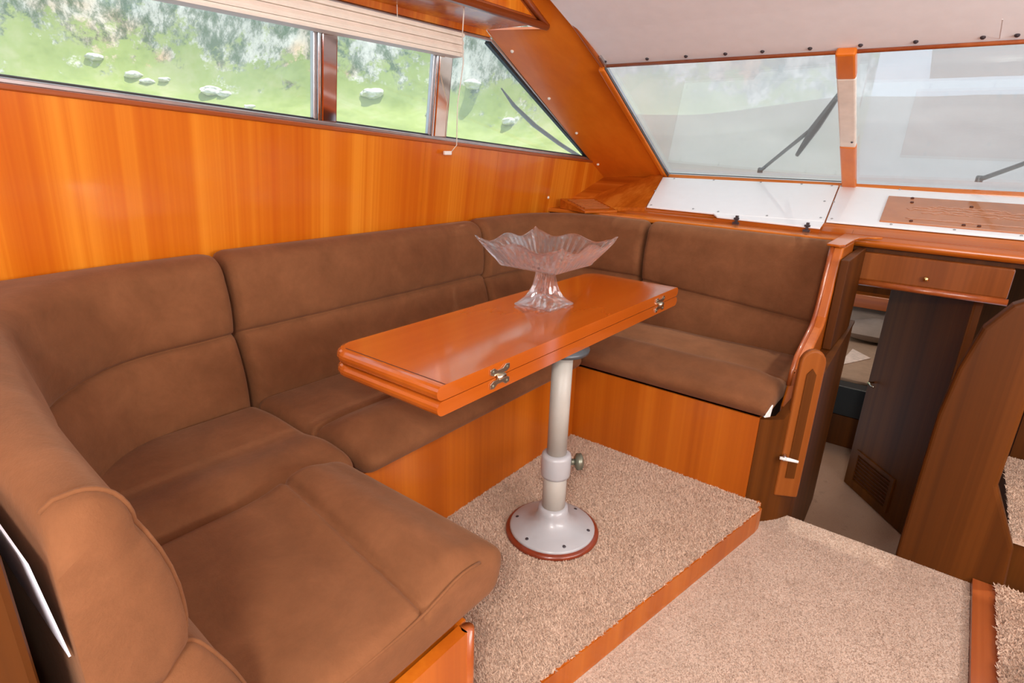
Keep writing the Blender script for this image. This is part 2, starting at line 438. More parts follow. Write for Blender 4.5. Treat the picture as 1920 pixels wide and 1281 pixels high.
# ---- raked pillar panel between the side window and the windscreen
def pp(x, z, o=0.0): return (x, PY(x, z) + o, z)
pil = G().prism([pp(WX(0.905), 0.905), pp(WX(1.13), 1.13), pp(WX(1.40), 1.40), pp(WX(1.62), 1.62), pp(-1.745, 1.648), pp(-1.5, 1.648), pp(-1.5, 1.86), pp(-1.39, 1.86), pp(-1.392, 1.546), pp(-1.459, 1.067), pp(-1.50, 1.03)], (0, 0.02, 0.012))
pillar = struct(pil.obj('trim_2', 'pillar'), 'broad raked teak panel between side window and windscreen')
for x, z in ((-1.715, 1.585), (-1.735, 1.42), (-1.752, 1.27), (-1.79, 1.105)):
    dome(pp(x, z, -0.002), (0.2, -1, -0.6), 0.008, 0.006).obj('snap_stud', 'stud_w', pillar)
# wood bead along the pillar's windscreen edge
G().tube([pp(-1.385, 1.80, -0.01), pp(-1.385, 1.546, -0.01), pp(-1.45, 1.067, -0.01)], 0.012, 8).obj('edge_bead', 'trim', pillar, smooth=True)

# ---- side window
win1 = thing('window_1', 'long port side window with a slanted forward end', 'w', (WX(1.3), 1.2, 1.25)); win1['kind'] = 'structure'; del win1['category']
def wq(y, z, off): return (WX(z, off), y, z)
def glass(name, pts, parent, mat, d):
    return G().prism(pts, d).obj(name, mat, parent)
yF = lambda z: 2.11 + (1.623 - z) * 2.05 - 0.02
def pane_pts(a, b, slant=False):
    if slant:
        return [wq(a, SILL(a), -.035), wq(yF(1.14), 1.14, -.035), wq(yF(WTOP), WTOP, -.035), wq(a, WTOP, -.035)]
    return [wq(a, SILL(a), -.035), wq(b, SILL(b), -.035), wq(b, WTOP, -.035), wq(a, WTOP, -.035)]
glass('glass_pane', pane_pts(-1.5, 1.25), win1, 'pane', (-0.006, 0, 0))
glass('glass_pane', pane_pts(1.34, 1.79), win1, 'pane', (-0.006, 0, 0))
glass('glass_pane', pane_pts(1.89, 0, True), win1, 'pane', (-0.006, 0, 0))
def bar(p, q, wd, th, parent, name, mat, n=Vector((1, 0, -0.13))):
    p, q = Vector(p), Vector(q); t = (q - p).normalized(); n = n.normalized(); s = t.cross(n).normalized()
    pts = [p - s * wd / 2, p + s * wd / 2, q + s * wd / 2, q - s * wd / 2]
    return G().prism([tuple(a) for a in pts], tuple(-n * th)).obj(name, mat, parent, bevel=min(wd, th) * 0.25)
# aluminium channel around the opening
bar(wq(-1.5, SILL(-1.5) + .004, -.004), wq(3.115, SILL(3.115) + .004, -.004), .014, .03, win1, 'frame_rail', 'alu')
bar(wq(-1.5, WTOP - .004, -.004), wq(2.105, WTOP - .004, -.004), .014, .03, win1, 'frame_rail', 'alu')
bar(wq(2.105, WTOP - .002, -.004), wq(3.115, 1.133, -.004), .014, .03, win1, 'frame_rail', 'alu')
bar(wq(2.10, WTOP - .014, -.010), wq(3.095, 1.14, -.010), .012, .026, win1, 'gasket', 'rubber')
bar(wq(-1.5, SILL(-1.5) + .014, -.012), wq(3.09, SILL(3.09) + .014, -.012), .006, .02, win1, 'gasket', 'rubber')
bar(wq(-1.5, WTOP - .014, -.010), wq(1.79, WTOP - .014, -.010), .008, .026, win1, 'gasket', 'rubber')
# uprights: dark jamb, bright strip and mirror plate
for y0, y1, mm in ((1.252, 1.333, 'mirror_red'), (1.792, 1.888, 'mirror_tan')):
    zb = SILL(y0) + .006
    bar(wq(y0 - .004, zb, -.012), wq(y0 - .004, WTOP, -.012), .014, .02, win1, 'mullion_edge', 'alu')
    bar(wq(y0 + .010, zb, -.006), wq(y0 + .010, WTOP, -.006), .012, .024, win1, 'mullion_edge', 'chrome')
    bar(wq((y0 + y1) / 2 + .010, zb, -.008), wq((y0 + y1) / 2 + .010, WTOP, -.008), y1 - y0 - .02, .02, win1, 'mullion_plate', mm)
# wooden sill moulding below the glass
bar(wq(-1.6, SILL(-1.6) - .010, .009), wq(3.13, SILL(3.13) - .010, .009), .014, .026, win1, 'sill_moulding', 'trim')
bar(wq(2.13, WTOP + .004, .004), wq(3.14, 1.128, .004), .010, .02, win1, 'slant_moulding', 'trim')

# ---- windscreen
win2 = thing('window_2', 'raked forward windscreen in two panes', 'w', (-0.5, 3.4, 1.07)); win2['kind'] = 'structure'; del win2['category']
def gp(x, z, o=0.0):
    p = Vector((x, GY(z), z)) + GN * o; return tuple(p)
ZT, ZB = 1.575, 1.062
XLt, XLb = -1.388, -1.462
glass('glass_pane', [gp(XLb, ZB), gp(-.515, ZB), gp(-.47, ZT), gp(XLt, ZT)], win2, 'pane_ws', tuple(GN * .006))
glass('glass_pane', [gp(-.455, ZB), gp(1.4, ZB), gp(1.3, ZT), gp(-.41, ZT)], win2, 'pane_ws', tuple(GN * .006))
def wbar(a, b, wd, th, name, mat, o=0.0, par=win2):
    return bar(gp(*a, o), gp(*b, o), wd, th, par, name, mat, n=GN)
bx_t, bx_b = -.440, -.485
wm = lambda z: bx_b + (bx_t - bx_b) * (z - 1.085) / (1.55 - 1.085)
wbar((wm(1.075), 1.075), (wm(1.262), 1.262), .064, .03, 'mullion', 'pillar', -.004)
wbar((wm(1.262), 1.262), (wm(1.487), 1.487), .062, .024, 'mullion_middle', 'cream', -.008)  # cream middle section between the two wooden ends
wbar((wm(1.487), 1.487), (wm(1.552), 1.552), .064, .03, 'mullion', 'pillar', -.004)
dome(gp(wm(1.285) + .018, 1.285, -.034), tuple(-GN), .005, .004).obj('screw', 'stud', win2)
wbar((XLt + .002, ZT - .03), (XLb + .002, ZB), .030, .03, 'frame_rail', 'pillar', -.004)
wbar((XLt + .020, ZT - .03), (XLb + .020, ZB), .004, .02, 'gasket', 'darkmetal', -.006)
wbar((XLt + .024, ZT), (XLb + .024, ZB), .008, .016, 'frame_rail', 'alu', -.002)
wbar((XLb - .02, ZB + .003), (1.4, ZB + .024), .030, .03, 'frame_rail', 'teak_x', -.006)
wbar((XLb, ZB + .012), (-.52, ZB + .020), .003, .004, 'gasket', 'rubber', -.004)

# ---- ceiling
HX = -1.39
cl = G()
prof = [(2.425, 1.540), (2.20, 1.635), (2.0, 1.712), (1.75, 1.785), (1.45, 1.835), (1.0, 1.85), (-1.6, 1.85)]
top = [(y + .0, z + .03) for y, z in prof]
XR = 1.75
v = []; f = []
for x in (HX, XR):
    v += [(x, y, z) for y, z in prof] + [(x, y, z) for y, z in top]
n = len(prof)
for i in range(n - 1):
    f += [(i, i + 1, 2 * n + i + 1, 2 * n + i), (n + i, 3 * n + i, 3 * n + i + 1, n + i + 1), (i, n + i, n + i + 1, i + 1), (2 * n + i, 2 * n + i + 1, 3 * n + i + 1, 3 * n + i)]
f += [(0, 2 * n, 3 * n, n), (n - 1, 2 * n - 1, 4 * n - 1, 3 * n - 1)]
ceiling = struct(mesh_obj('ceiling', v, f, 'liner', smooth=False), 'white vinyl headliner curving down to the windscreen')
G().box(-1.52, HX - .002, -1.6, 1.95, 1.842, 1.862).obj('ceiling_side_board', 'teak_y', ceiling)
G().tube([(HX, 2.418, 1.534), (XR, 2.418, 1.534)], .007, 8).obj('lower_bead', 'trim', ceiling, smooth=True)
sl = Vector((0, -(1.640 - 1.556), -(2.425 - 2.20))).normalized()
for px in (-1.365, -1.17, -1.005, -.85, -.715, -.555, -.40, -.245, -.075, .005, .16, .32):
    dome((px, 2.400, 1.551), tuple(sl), .0075, .007).obj('snap_stud', 'stud', ceiling)
G().box(-.036, -.033, 2.1, 2.42, 1.545, 1.546).obj('seam_strip', 'liner', ceiling)

# ---- starboard and aft shell (outside the view)
wr = G()
wr.box(1.70, 1.75, -1.6, 3.6, -.5, 1.15).box(1.70, 1.75, -1.6, 3.6, 1.65, 1.88).box(1.70, 1.75, -1.6, -.4, 1.15, 1.65).box(1.70, 1.75, 2.2, 3.6, 1.15, 1.65)
struct(wr.obj('wall_right', 'teak_v'), 'starboard teak side wall with window opening')
wb = G()
wb.box(-1.9, -.35, -1.65, -1.6, -.5, 1.88).box(1.15, 1.75, -1.65, -1.6, -.5, 1.88).box(-.35, 1.15, -1.65, -1.6, 1.80, 1.88)
struct(wb.obj('wall_back', 'teak_v'), 'aft teak bulkhead with open companionway')

# ================================================================== FLOORS
def PE(y): return -0.345 - (1.95 - y) * 0.192      # platform edge x
ZA = -0.09
# aisle floor
aisle = struct(G().box(-1.85, .275, -1.6, 2.122, ZA - .05, ZA).obj('floor', 'carpet_aisle'), 'pale beige carpeted aisle floor')
# raised dining platform
plat = G().prism([(-1.85, .02, 0), (PE(.3), .02, 0), (PE(.6), .6, 0), (PE(1.95), 1.95, 0), (-.352, 1.99, 0), (-.40, 2.05, 0), (-1.85, 2.6, 0)], (0, 0, ZA + .002))
platform = struct(plat.obj('floor_platform', 'base_v'), 'raised dining platform')
G().prism([(-1.16, .55, .001), (PE(.55) - .006, .55, .001), (PE(1.93) - .006, 1.93, .001), (-.37, 1.98, .001), (-1.16, 1.985, .001)], (0, 0, .006)).obj('carpet_sheet', 'carpet', platform)
G().prism([(PE(.3) + .004, .3, -.004), (PE(1.93) + .004, 1.93, -.004), (-.342, 1.965, -.004), (-.352, 1.97, -.004), (PE(1.93) - .004, 1.93, -.004), (PE(.3) - .004, .3, -.004)], (0, 0, ZA + .006)).obj('riser_board', 'base_v', platform)

# carpet pile: many little tufts (nobody could count them)
def pile(name, region, n, hgt, mat, z, parent, wid=.0035, seed=1, edge=None):
    rs = np.random.RandomState(seed)
    x0, x1, y0, y1, inside = region
    P = np.stack([rs.uniform(x0, x1, n), rs.uniform(y0, y1, n)], 1)
    P = np.array([p for p in P if inside(*p)])
    if edge is not None: P = np.concatenate([P, edge(rs)])
    k = len(P); a = rs.uniform(0, 2 * np.pi, k); L = rs.uniform(.5, 1.1, k) * hgt; lx = rs.normal(0, .6, k) * hgt; ly = rs.normal(0, .6, k) * hgt
    c, s = np.cos(a) * wid, np.sin(a) * wid
    zz = np.full(k, z)
    V = np.empty((k * 3, 3))
    V[0::3] = np.stack([P[:, 0] - c, P[:, 1] - s, zz], 1)
    V[1::3] = np.stack([P[:, 0] + c, P[:, 1] + s, zz], 1)
    V[2::3] = np.stack([P[:, 0] + lx, P[:, 1] + ly, zz + L], 1)
    off = parent['_o'] if '_o' in parent else (0, 0, 0)
    V -= np.array(off)
    me = bpy.data.meshes.new(name)
    me.vertices.add(k * 3); me.vertices.foreach_set('co', V.ravel())
    me.loops.add(k * 3); me.loops.foreach_set('vertex_index', np.arange(k * 3))
    me.polygons.add(k); me.polygons.foreach_set('loop_start', np.arange(0, k * 3, 3)); me.polygons.foreach_set('loop_total', np.full(k, 3))
    me.update(); me.materials.append(M[mat])
    o = bpy.data.objects.new(name, me); COL.objects.link(o); o.parent = parent; o['kind'] = 'stuff'
    return o
def pedge(rs):
    y = rs.uniform(.6, 1.93, 5000); return np.stack([PE(y) - .004 + np.abs(rs.normal(0, .004, 5000)), y], 1)
pile('carpet_pile', (-1.15, -.345, .6, 1.97, lambda x, y: x < PE(y) - .006), 160000, .009, 'carpet', .006, platform, wid=.0027, seed=2, edge=pedge)
pile('carpet_pile', (-.62, .275, .7, 2.12, lambda x, y: x > PE(y) + .01 or y > 1.98), 150000, .0045, 'carpet_aisle', ZA - .001, aisle, wid=.0025, seed=3)

# passage floor, one step further down
pfl = struct(G().box(-.62, .62, 2.122, 5.5, -.55, -.50).obj('floor_passage', 'carpet_shaded'), 'lower carpeted passage floor to forward cabin')
G().box(-.40, .10, 2.125, 2.14, -.498, ZA - .012).obj('riser_board', 'shaded_v', pfl)

# ================================================================== SETTEE BASE
sb = thing('corner_settee', 'orange teak framework of the U-shaped corner settee', 'settee', (-1.149, 1.3, 0.006))
ZS = .33
G().box(-1.169, -1.149, .66, 1.972, .008, ZS).obj('front_panel', 'base_v', sb)
G().box(-1.169, -.406, 1.972, 1.992, .008, ZS).obj('front_panel', 'base_v', sb)
G().box(-1.149, -.59, .64, .66, .0, ZS).obj('front_panel', 'base_v', sb)
G().box(-.59, -.566, .05, .64, ZA, ZS).obj('end_panel', 'base_v', sb)
G().tube([(-.574, .648, .0), (-.574, .648, ZS)], .013, 10).obj('corner_post', 'trim', sb, smooth=True)
G().box(-1.84, -1.17, .08, 2.62, ZS - .02, ZS).obj('seat_board', 'base_v', sb)
G().box(-1.17, -.60, .08, .65, ZS - .02, ZS).obj('seat_board', 'base_v', sb)
G().box(-1.17, -.41, 1.98, 2.62, ZS - .02, ZS).obj('seat_board', 'base_v', sb)
struct(G().box(-1.80, -.615, -.04, .066, ZA, .84).obj('wall_partition', 'shaded_v', bevel=.008), 'low shade-darkened teak partition behind the nearest settee back')

# ================================================================== CUSHIONS
def seat(name, x0, x1, y0, y1, z0, z1, front, label, roll=True, r=.045, crest=.05, nn=84, gb=(.585, .585), gd=.014, group='brown suede seat cushions', fit=None):
    """padded seat: rounded block, groove about two thirds forward, raised front roll; front in '+x','+y','-y'"""
    o = thing(name, label, 'cushion', ((x0 + x1) / 2, (y0 + y1) / 2, z0), group)
    cx, cy, cz = (x0 + x1) / 2, (y0 + y1) / 2, (z0 + z1) / 2
    hx, hy, hz = (x1 - x0) / 2, (y1 - y0) / 2, (z1 - z0) / 2
    lin = lambda n: [-1 + 2 * i / n for i in range(n + 1)]
    def warp(t, h, rr):   # denser near the edges
        return t
    bm = bmesh.new(); vd = {}
    nx = ny = nn; nz = 12
    def vert(i, j, k):
        key = (i, j, k)
        if key in vd: return vd[key]
        px, py, pz = (-hx + 2 * hx * i / nx), (-hy + 2 * hy * j / ny), (-hz + 2 * hz * k / nz)
        rr = min(r, hz * .98)
        q = Vector((max(-hx + rr, min(hx - rr, px)), max(-hy + rr, min(hy - rr, py)), max(-hz + rr, min(hz - rr, pz))))
        d = Vector((px, py, pz)) - q
        if d.length > 1e-9: p = q + d.normalized() * rr
        else: p = Vector((px, py, pz))
        # b: 0 at the back, 1 at the front; a: across
        if front == '+x': b, a = (p.x + hx) / (2 * hx), (p.y + hy) / (2 * hy)
        elif front == '+y': b, a = (p.y + hy) / (2 * hy), (p.x + hx) / (2 * hx)
        else: b, a = (hy - p.y) / (2 * hy), (p.x + hx) / (2 * hx)
        up = sstep(0.0, 1.0, (p.z + hz) / (2 * hz))
        ea = min(a, 1 - a)
        side = sstep(0, .09, ea) * .40 + .60
        if roll:
            dz = crest * math.exp(-((b - .80) / .17) ** 2) * side
            g0 = gb[0] + (gb[1] - gb[0]) * a
            dz -= gd * math.exp(-((b - g0) / .015) ** 2)
            dz += .012 * math.sin(math.pi * min(1, b / g0)) * side if b < g0 else 0
            p.z += dz * up
            # the front face bellies out
            if b > .9:
                bel = .028 * math.sin(math.pi * min(1, max(0, (p.z + hz) / (2 * hz + crest)))) * sstep(.9, 1.0, b)
                if front == '+x': p.x += bel
                elif front == '+y': p.y += bel
                else: p.y -= bel
        else:
            p.z += .012 * up * math.sin(math.pi * a) * math.sin(math.pi * b)
        p.z += .005 * mnoise.noise(Vector((p.x * 5 + x0 * 7, p.y * 5 + y0 * 3, 1.3))) * up
        if fit: fit(p, cx, cy)
        w_ = bm.verts.new((p.x + cx, p.y + cy, p.z + cz)); vd[key] = w_
        return w_
    for i in range(nx):
        for j in range(ny):
            for k in (0, nz): bm.faces.new([vert(i, j, k), vert(i + 1, j, k), vert(i + 1, j + 1, k), vert(i, j + 1, k)])
    for k in range(nz):
        for i in range(nx):
            for j in (0, ny): bm.faces.new([vert(i, j, k), vert(i + 1, j, k), vert(i + 1, j, k + 1), vert(i, j, k + 1)])
        for j in range(ny):
            for i in (0, nx): bm.faces.new([vert(i, j, k), vert(i, j + 1, k), vert(i, j + 1, k + 1), vert(i, j, k + 1)])
    bmesh.ops.recalc_face_normals(bm, faces=bm.faces[:])
    vs = [v.co.copy() for v in bm.verts]; bm.verts.index_update(); fs = [tuple(v.index for v in f.verts) for f in bm.faces]; bm.free()
    c = mesh_obj('pad', vs, fs, 'suede', o, smooth=True)
    return o, c, vd

def fit_near(p, cx, cy):
    dx, dy = p.x + cx + 1.27, p.y + cy - .66
    if dx < 0 and dy < 0:
        l = math.hypot(dx, dy)
        if l > .372: p.x = dx / l * .372 - 1.27 - cx; p.y = dy / l * .372 + .66 - cy
def fit_far(p, cx, cy):
    dx, dy = p.x + cx + 1.40, p.y + cy - 2.31
    if dx < 0 and dy > 0:
        l = math.hypot(dx, dy)
        if l > .270: p.x = dx / l * .270 - 1.40 - cx; p.y = dy / l * .270 + 2.31 - cy
s1, _, _ = seat('seat_cushion', -1.668, -1.12, .845, 1.942, ZS, .405, '+x', 'long brown suede seat cushion along the side wall under the table')
s2, _, _ = seat('seat_cushion', -1.648, -1.158, .284, .838, ZS, .405, '+x', 'brown suede corner seat cushion between the curved backrest and the nearest seat', crest=.022, gd=.0, fit=fit_near)
s3, _, _ = seat('seat_cushion', -1.128, -.585, .258, .752, ZS, .425, '+y', 'nearest brown suede seat cushion with free end facing the aisle', crest=.045, r=.026, gb=(.72, .60))
s4, _, _ = seat('seat_cushion', -1.674, -.380, 1.972, 2.583, ZS, .392, '-y', 'brown suede seat cushion below the dashboard beside the wooden wing panel', crest=.062, fit=fit_far)
# piping along the free end of the near seat
G().tube([(-.589, y, .418 + .05 * math.exp(-(((y - .258) / .494 - .80) / .17) ** 2) * .60 * .9) for y in np.linspace(.30, .70, 18)], .0032, 6).obj('piping', 'suede', s3, smooth=True)
G().prism([(-.388, 1.962, .342), (-.377, 1.985, .340), (-.374, 1.985, .385), (-.381, 1.968, .366)], (-.004, 0, 0)).obj('fabric_label', 'label', s4)

def back(name, F, O, z0, z1, zs, label, lean=.06, lean1=None, r=.04, e0=.03, e1=.03, zdrop=0.0, group='brown suede back cushions'):
    """loft along a plan path: F = front line at seat level, O = back line; z profile with a seam groove at zs"""
    # resample by arc length of F
    def resample(P, n):
        P = [Vector((p[0], p[1], 0)) for p in P]; L = [0]
        for a, b in zip(P[:-1], P[1:]): L.append(L[-1] + (b - a).length)
        out = []
        for i in range(n + 1):
            s = L[-1] * i / n
            for k in range(len(P) - 1):
                if s <= L[k + 1] + 1e-9:
                    t = (s - L[k]) / max(1e-9, L[k + 1] - L[k]); out.append(P[k].lerp(P[k + 1], t)); break
        return out, L[-1]
    n = 90
    A, LA = resample(F, n); B, LB = resample(O, n)
    o = thing(name, label, 'cushion', (A[n // 2].x, A[n // 2].y, z0), group)
    ring_n = None; verts = []
    for i in range(n + 1):
        s = LA * i / n; d = min(s / e0 if e0 else 9, (LA - s) / e1 if e1 else 9)
        ins = 0.0
        if d < 1: ins = (1 - math.sqrt(max(0, 1 - (1 - d) ** 2)))
        a, b = A[i], B[i]; D = (b - a).length; u = (b - a).normalized()
        h = z1 - z0; ring = []
        zsl = zs - zdrop * (i / n)
        fr = [0, .012, .03, .06, .10, .16, .22, .28, .33, .38, .42, .45, .47, .485, .495, .5, .505, .515, .53, .56, .60, .66, .72, .78, .84, .88]
        sm = mnoise.noise(Vector((a.x * 6, a.y * 6, z0 + 5))) * .006
        for q in fr:
            # remap so that q=.5 sits at the seam height
            z = z0 + (zsl - z0) * q / .5 if q <= .5 else zsl + (z1 - zsl) * (q - .5) / .5
            k = (z - z0) / h
            t = (lean if lean1 is None else lean + (lean1 - lean) * sstep(.35, .85, i / n)) * k
            lo = max(0, min(1, (z - z0) / (zsl - z0))); hi = max(0, min(1, (z - zsl) / (z1 - zsl)))
            bul = .028 * math.sin(math.pi * lo) ** .6 if lo < 1 else .026 * math.sin(math.pi * min(1, hi * 1.02)) ** .7
            t -= bul + sm * math.sin(math.pi * k)
            t += .010 * math.exp(-((z - zsl) / .006) ** 2)
            t += ins * .035
            ring.append((t, z - ins * .02 * k))
        t0, zz0 = ring[-1]
        Dt = D
        for q in range(1, 9):       # rounded top
            an = math.pi / 2 * q / 8
            ring.append((t0 + (1 - math.cos(an)) * min(.07, (Dt - t0) * .55), zz0 + math.sin(an) * (z1 - zz0 - ins * .03)))
        tt, zt = ring[-1]
        ring.append((tt + (Dt - tt) * .5, zt - .001)); ring.append((tt + (Dt - tt) * .85, zt - .010)); ring.append((Dt, zt - .03)); ring.append((Dt, z0 + .3)); ring.append((Dt, z0 + .02)); ring.append((Dt * .9, z0))
        ring_n = len(ring)
        verts += [(a.x + u.x * t, a.y + u.y * t, z) for t, z in ring]
    faces = []
    for i in range(n):
        for j in range(ring_n):
            j2 = (j + 1) % ring_n
            faces.append((i * ring_n + j, i * ring_n + j2, (i + 1) * ring_n + j2, (i + 1) * ring_n + j))
    for st_ in (0, n):
        base = st_ * ring_n; m0 = len(fr) + 8      # front-top strip paired with the back edge
        half = ring_n - m0
        b_ = [base + m0 + q_ for q_ in range(half)]
        pr = verts[base:base + ring_n]
        cz = [Vector(p) for p in pr]; cen = sum(cz, Vector()) / ring_n
        # inner spine: midpoints between the front points and the back line at the same height
        spine = []
        bt = Vector(pr[m0 + 2]); bb = Vector(pr[-2])
        for j in range(m0 - 4):
            p_ = cz[j]; tz = max(0, min(1, (p_.z - bb.z) / (bt.z - bb.z))); q_ = bb.lerp(bt, tz); spine.append(q_)
        s0 = len(verts); verts += [tuple(q_) for q_ in spine]
        for j in range(m0 - 5): faces.append((base + j, base + j + 1, s0 + j + 1, s0 + j))
        faces.append(tuple([base + m0 - 5] + [base + j for j in range(m0 - 4, m0 + 3)] + [s0 + m0 - 5]))
    c = mesh_obj('pad', verts, faces, 'suede', o, smooth=True)
    return o
def arc(c, r, a0, a1, n=14, ry=None):
    ry = ry or r
    return [(c[0] + r * math.cos(math.radians(a0 + (a1 - a0) * i / n)), c[1] + ry * math.sin(math.radians(a0 + (a1 - a0) * i / n))) for i in range(n + 1)]

ZK = .337
back('back_cushion', [(-1.665, .848), (-1.675, 2.035)], [(-1.842, .848), (-1.842, 2.035)], ZK, .862, .62, 'long brown suede back cushion against the side wall behind the table', lean=.07)
back('back_cushion', [(-1.20, 2.585), (-.388, 2.585)], [(-1.20, 2.735), (-.388, 2.735)], ZK, .868, .59, 'brown suede back cushion below the dashboard beside the wooden wing panel', lean=.06, zdrop=.06)
back('back_cushion', [(-1.677, 2.045)] + arc((-1.40, 2.31), .277, 180, 90, 16) + [(-1.21, 2.587)], [(-1.842, 2.045)] + arc((-1.50, 2.40), .342, 180, 90, 16) + [(-1.21, 2.735)], ZK, .868, .60, 'curved brown suede back cushion in the far corner behind the crystal bowl', lean=.06)
ab = back('back_cushion', [(-1.655, .838), (-1.65, .72)] + arc((-1.27, .66), .38, 180, 262, 20, .38) + [(-1.1, .277), (-.90, .278), (-.60, .272)], [(-1.842, .838), (-1.842, .5), (-1.84, .25), (-1.82, .14), (-1.74, .105), (-1.6, .099), (-1.1, .096), (-.60, .096)], ZK, .858, .62, 'curved brown suede back cushion nearest the viewer wrapping the corner to the aisle', lean=.075, lean1=.130, e1=.03)
rv = [v.co + Vector(ab.location) for v in ab.children[0].data.vertices]
rn = len(rv) // 91
G().tube([tuple(rv[88 * rn + j] + Vector((.0, .001, .001))) for j in range(4, 36)], .0032, 6).obj('end_piping', 'suede', ab, smooth=True)
G().prism([(-.612, .0905, .70), (-.612, .0925, .70), (-.612, .081, .820), (-.612, .079, .820)], (-.9, 0, 0)).obj('backing_board', 'backing', ab)

# ================================================================== WING PANEL AND CORNER CABINET BY THE PASSAGE
wg = thing('settee_wing', 'teak wing panel with stepped edge closing the settee end beside the passage', 'panel', (-.36, 2.3, .33))
prof = [(2.75, .872), (2.50, .872), (2.478, .80), (2.455, .70), (2.43, .61), (2.40, .575), (2.30, .535), (2.22, .50), (2.19, .46), (2.175, .40), (2.13, .33), (2.13, .10), (2.75, .10)]
G().prism([(-.378, y, z) for y, z in prof], (.045, 0, 0)).obj('panel_board', 'base_v', wg, bevel=.008, seg=3)
G().tube([(-.372, y - .004, z) for y, z in prof[1:10]], .009, 8).obj('edge_bead', 'trim', wg, smooth=True)
dome((-.371, 2.195, .448), (.4, -1, .2), .012, .012).obj('cap_screw', 'chrome', wg)
cc = thing('corner_cabinet', 'rounded teak corner cabinet at the passage beside the settee', 'cabinet', (-.34, 2.1, ZA))
plan = [(-.404, 1.975), (-.375, 1.992), (-.34, 2.025), (-.305, 2.07), (-.278, 2.125), (-.27, 2.15), (-.30, 3.03)]
cabt = .46
ctop = [.326, .326, .327, .40, .455, cabt, cabt]
v = [(x, y, -.495) for x, y in plan] + [(x, y, z) for (x, y), z in zip(plan, ctop)] + [(x - .03, y + .01, -.495) for x, y in plan] + [(x - .03, y + .01, z) for (x, y), z in zip(plan, ctop)]
n = len(plan); f = []
for i in range(n - 1):
    f += [(i, i + 1, n + i + 1, n + i), (2 * n + i, 3 * n + i, 3 * n + i + 1, 2 * n + i + 1), (n + i, n + i + 1, 3 * n + i + 1, 3 * n + i), (i, 2 * n + i, 2 * n + i + 1, i + 1)]
f += [(0, n, 3 * n, 2 * n), (n - 1, 3 * n - 1, 4 * n - 1, 2 * n - 1)]
mesh_obj('curved_side', v, f, 'shaded_v', cc, smooth=False)
G().prism([(-.331, 2.17, .461), (-.266, 2.14, .461), (-.296, 3.03, .461), (-.331, 3.03, .461)], (0, 0, .014)).obj('top_board', 'shaded_v', cc)
G().box(-.331, -.300, 2.46, 2.88, .476, .83).obj('side_panel', 'bulkhead', cc, bevel=.004)
# grab board with round top
ax = Vector((.072, .040, 0)); c0 = Vector((-.345, 2.072, 0)); nrm = Vector((.040, -.072, 0)).normalized()
pts = [(0, .02), (1, .02)] + [(.5 + .5 * math.cos(t), .535 + .05 * math.sin(t)) for t in np.linspace(0, math.pi, 14)]
G().prism([tuple(c0 + ax * a + nrm * .012 + Vector((0, 0, z))) for a, z in pts], tuple(nrm * .028)).obj('grab_board', 'drawer', cc, bevel=.008, seg=3); gb = LAST[0]
G().prism([tuple(c0 + ax * a + nrm * .041 + Vector((0, 0, z))) for a, z in [(.32, .10), (.68, .10), (.68, .50), (.5, .52), (.32, .50)]], tuple(nrm * .003)).obj('finger_groove', 'shaded_v', gb)
G().tube([(-.326, 2.01, .188), (-.300, 2.022, .186), (-.270, 2.035, .182)], [.006, .007, .005], 8).obj('latch_lever', 'label', cc, smooth=True); lt = LAST[0]
G().tube([(-.318, 2.05, .187), (-.312, 2.012, .187)], .008, 8).obj('spindle', 'chrome', lt, smooth=True)

# ================================================================== DASHBOARD
def DZ(y): return .92 + .33 * (y - 2.95)
da = thing('dashboard', 'varnished teak dashboard shelf below the windscreen', 'dashboard', (-.6, 2.9, .60))
G().prism([(-1.86, 2.90, .88), (-1.86, 3.0, DZ(3.0) - .012), (-1.86, 3.40, DZ(3.40) - .012), (-1.86, 3.44, .6), (-1.86, 2.90, .6)], (1.49, 0, 0)).obj('body', 'teak_x', da)
G().prism([(-.369, 2.90, .88), (-.369, 3.0, DZ(3.0) - .012), (-.369, 3.40, DZ(3.40) - .012), (-.369, 3.44, .83), (-.369, 2.90, .852)], (1.8, 0, 0)).obj('body', 'teak_x', da)
G().box(-1.855, -.345, 2.74, 2.94, .850, .872).obj('shelf', 'teak_x', da, bevel=.006)
G().prism([(-.365, 2.885, .832), (-.365, 2.868, .846), (-.365, 2.868, .862), (-.365, 2.885, .876), (-.365, 2.96, .888), (-.365, 2.96, .832)], (1.8, 0, 0)).obj('nosing', 'teak_x', da, bevel=.008, seg=3)
G().prism([(-.392, 2.485, .8725), (-.345, 2.470, .8725), (-.330, 2.50, .8725), (-.330, 2.70, .8725), (-.322, 2.77, .8725), (-.295, 2.83, .8725), (-.25, 2.862, .8725), (-.25, 2.8675, .8725), (-.392, 2.8675, .8725)], (0, 0, .009)).obj('wing_cap', 'teak_y', wg, bevel=.004, seg=3)
G().prism([(-1.50, 2.918, .895), (-.36, 2.935, .895), (1.4, 2.935, .895), (1.4, 2.955, .912), (-.36, 2.955, .912), (-1.50, 2.935, .908)], (0, 0, -.02)).obj('front_lip', 'teak_x', da, bevel=.004)
struct(G().box(-1.86, -.34, 2.76, 2.78, .0, .85).obj('wall_shelf', 'shaded_v'), 'wooden board behind the forward back cushions')
G().prism([(-1.845, 2.86, .875), (-1.35, 2.915, .905), (-1.455, 3.345, DZ(3.345) - .004), (-1.50, 3.40, DZ(3.40)), (-1.84, 3.52, .925)], (0, 0, -.02)).obj('corner_board', 'teak_y', da)
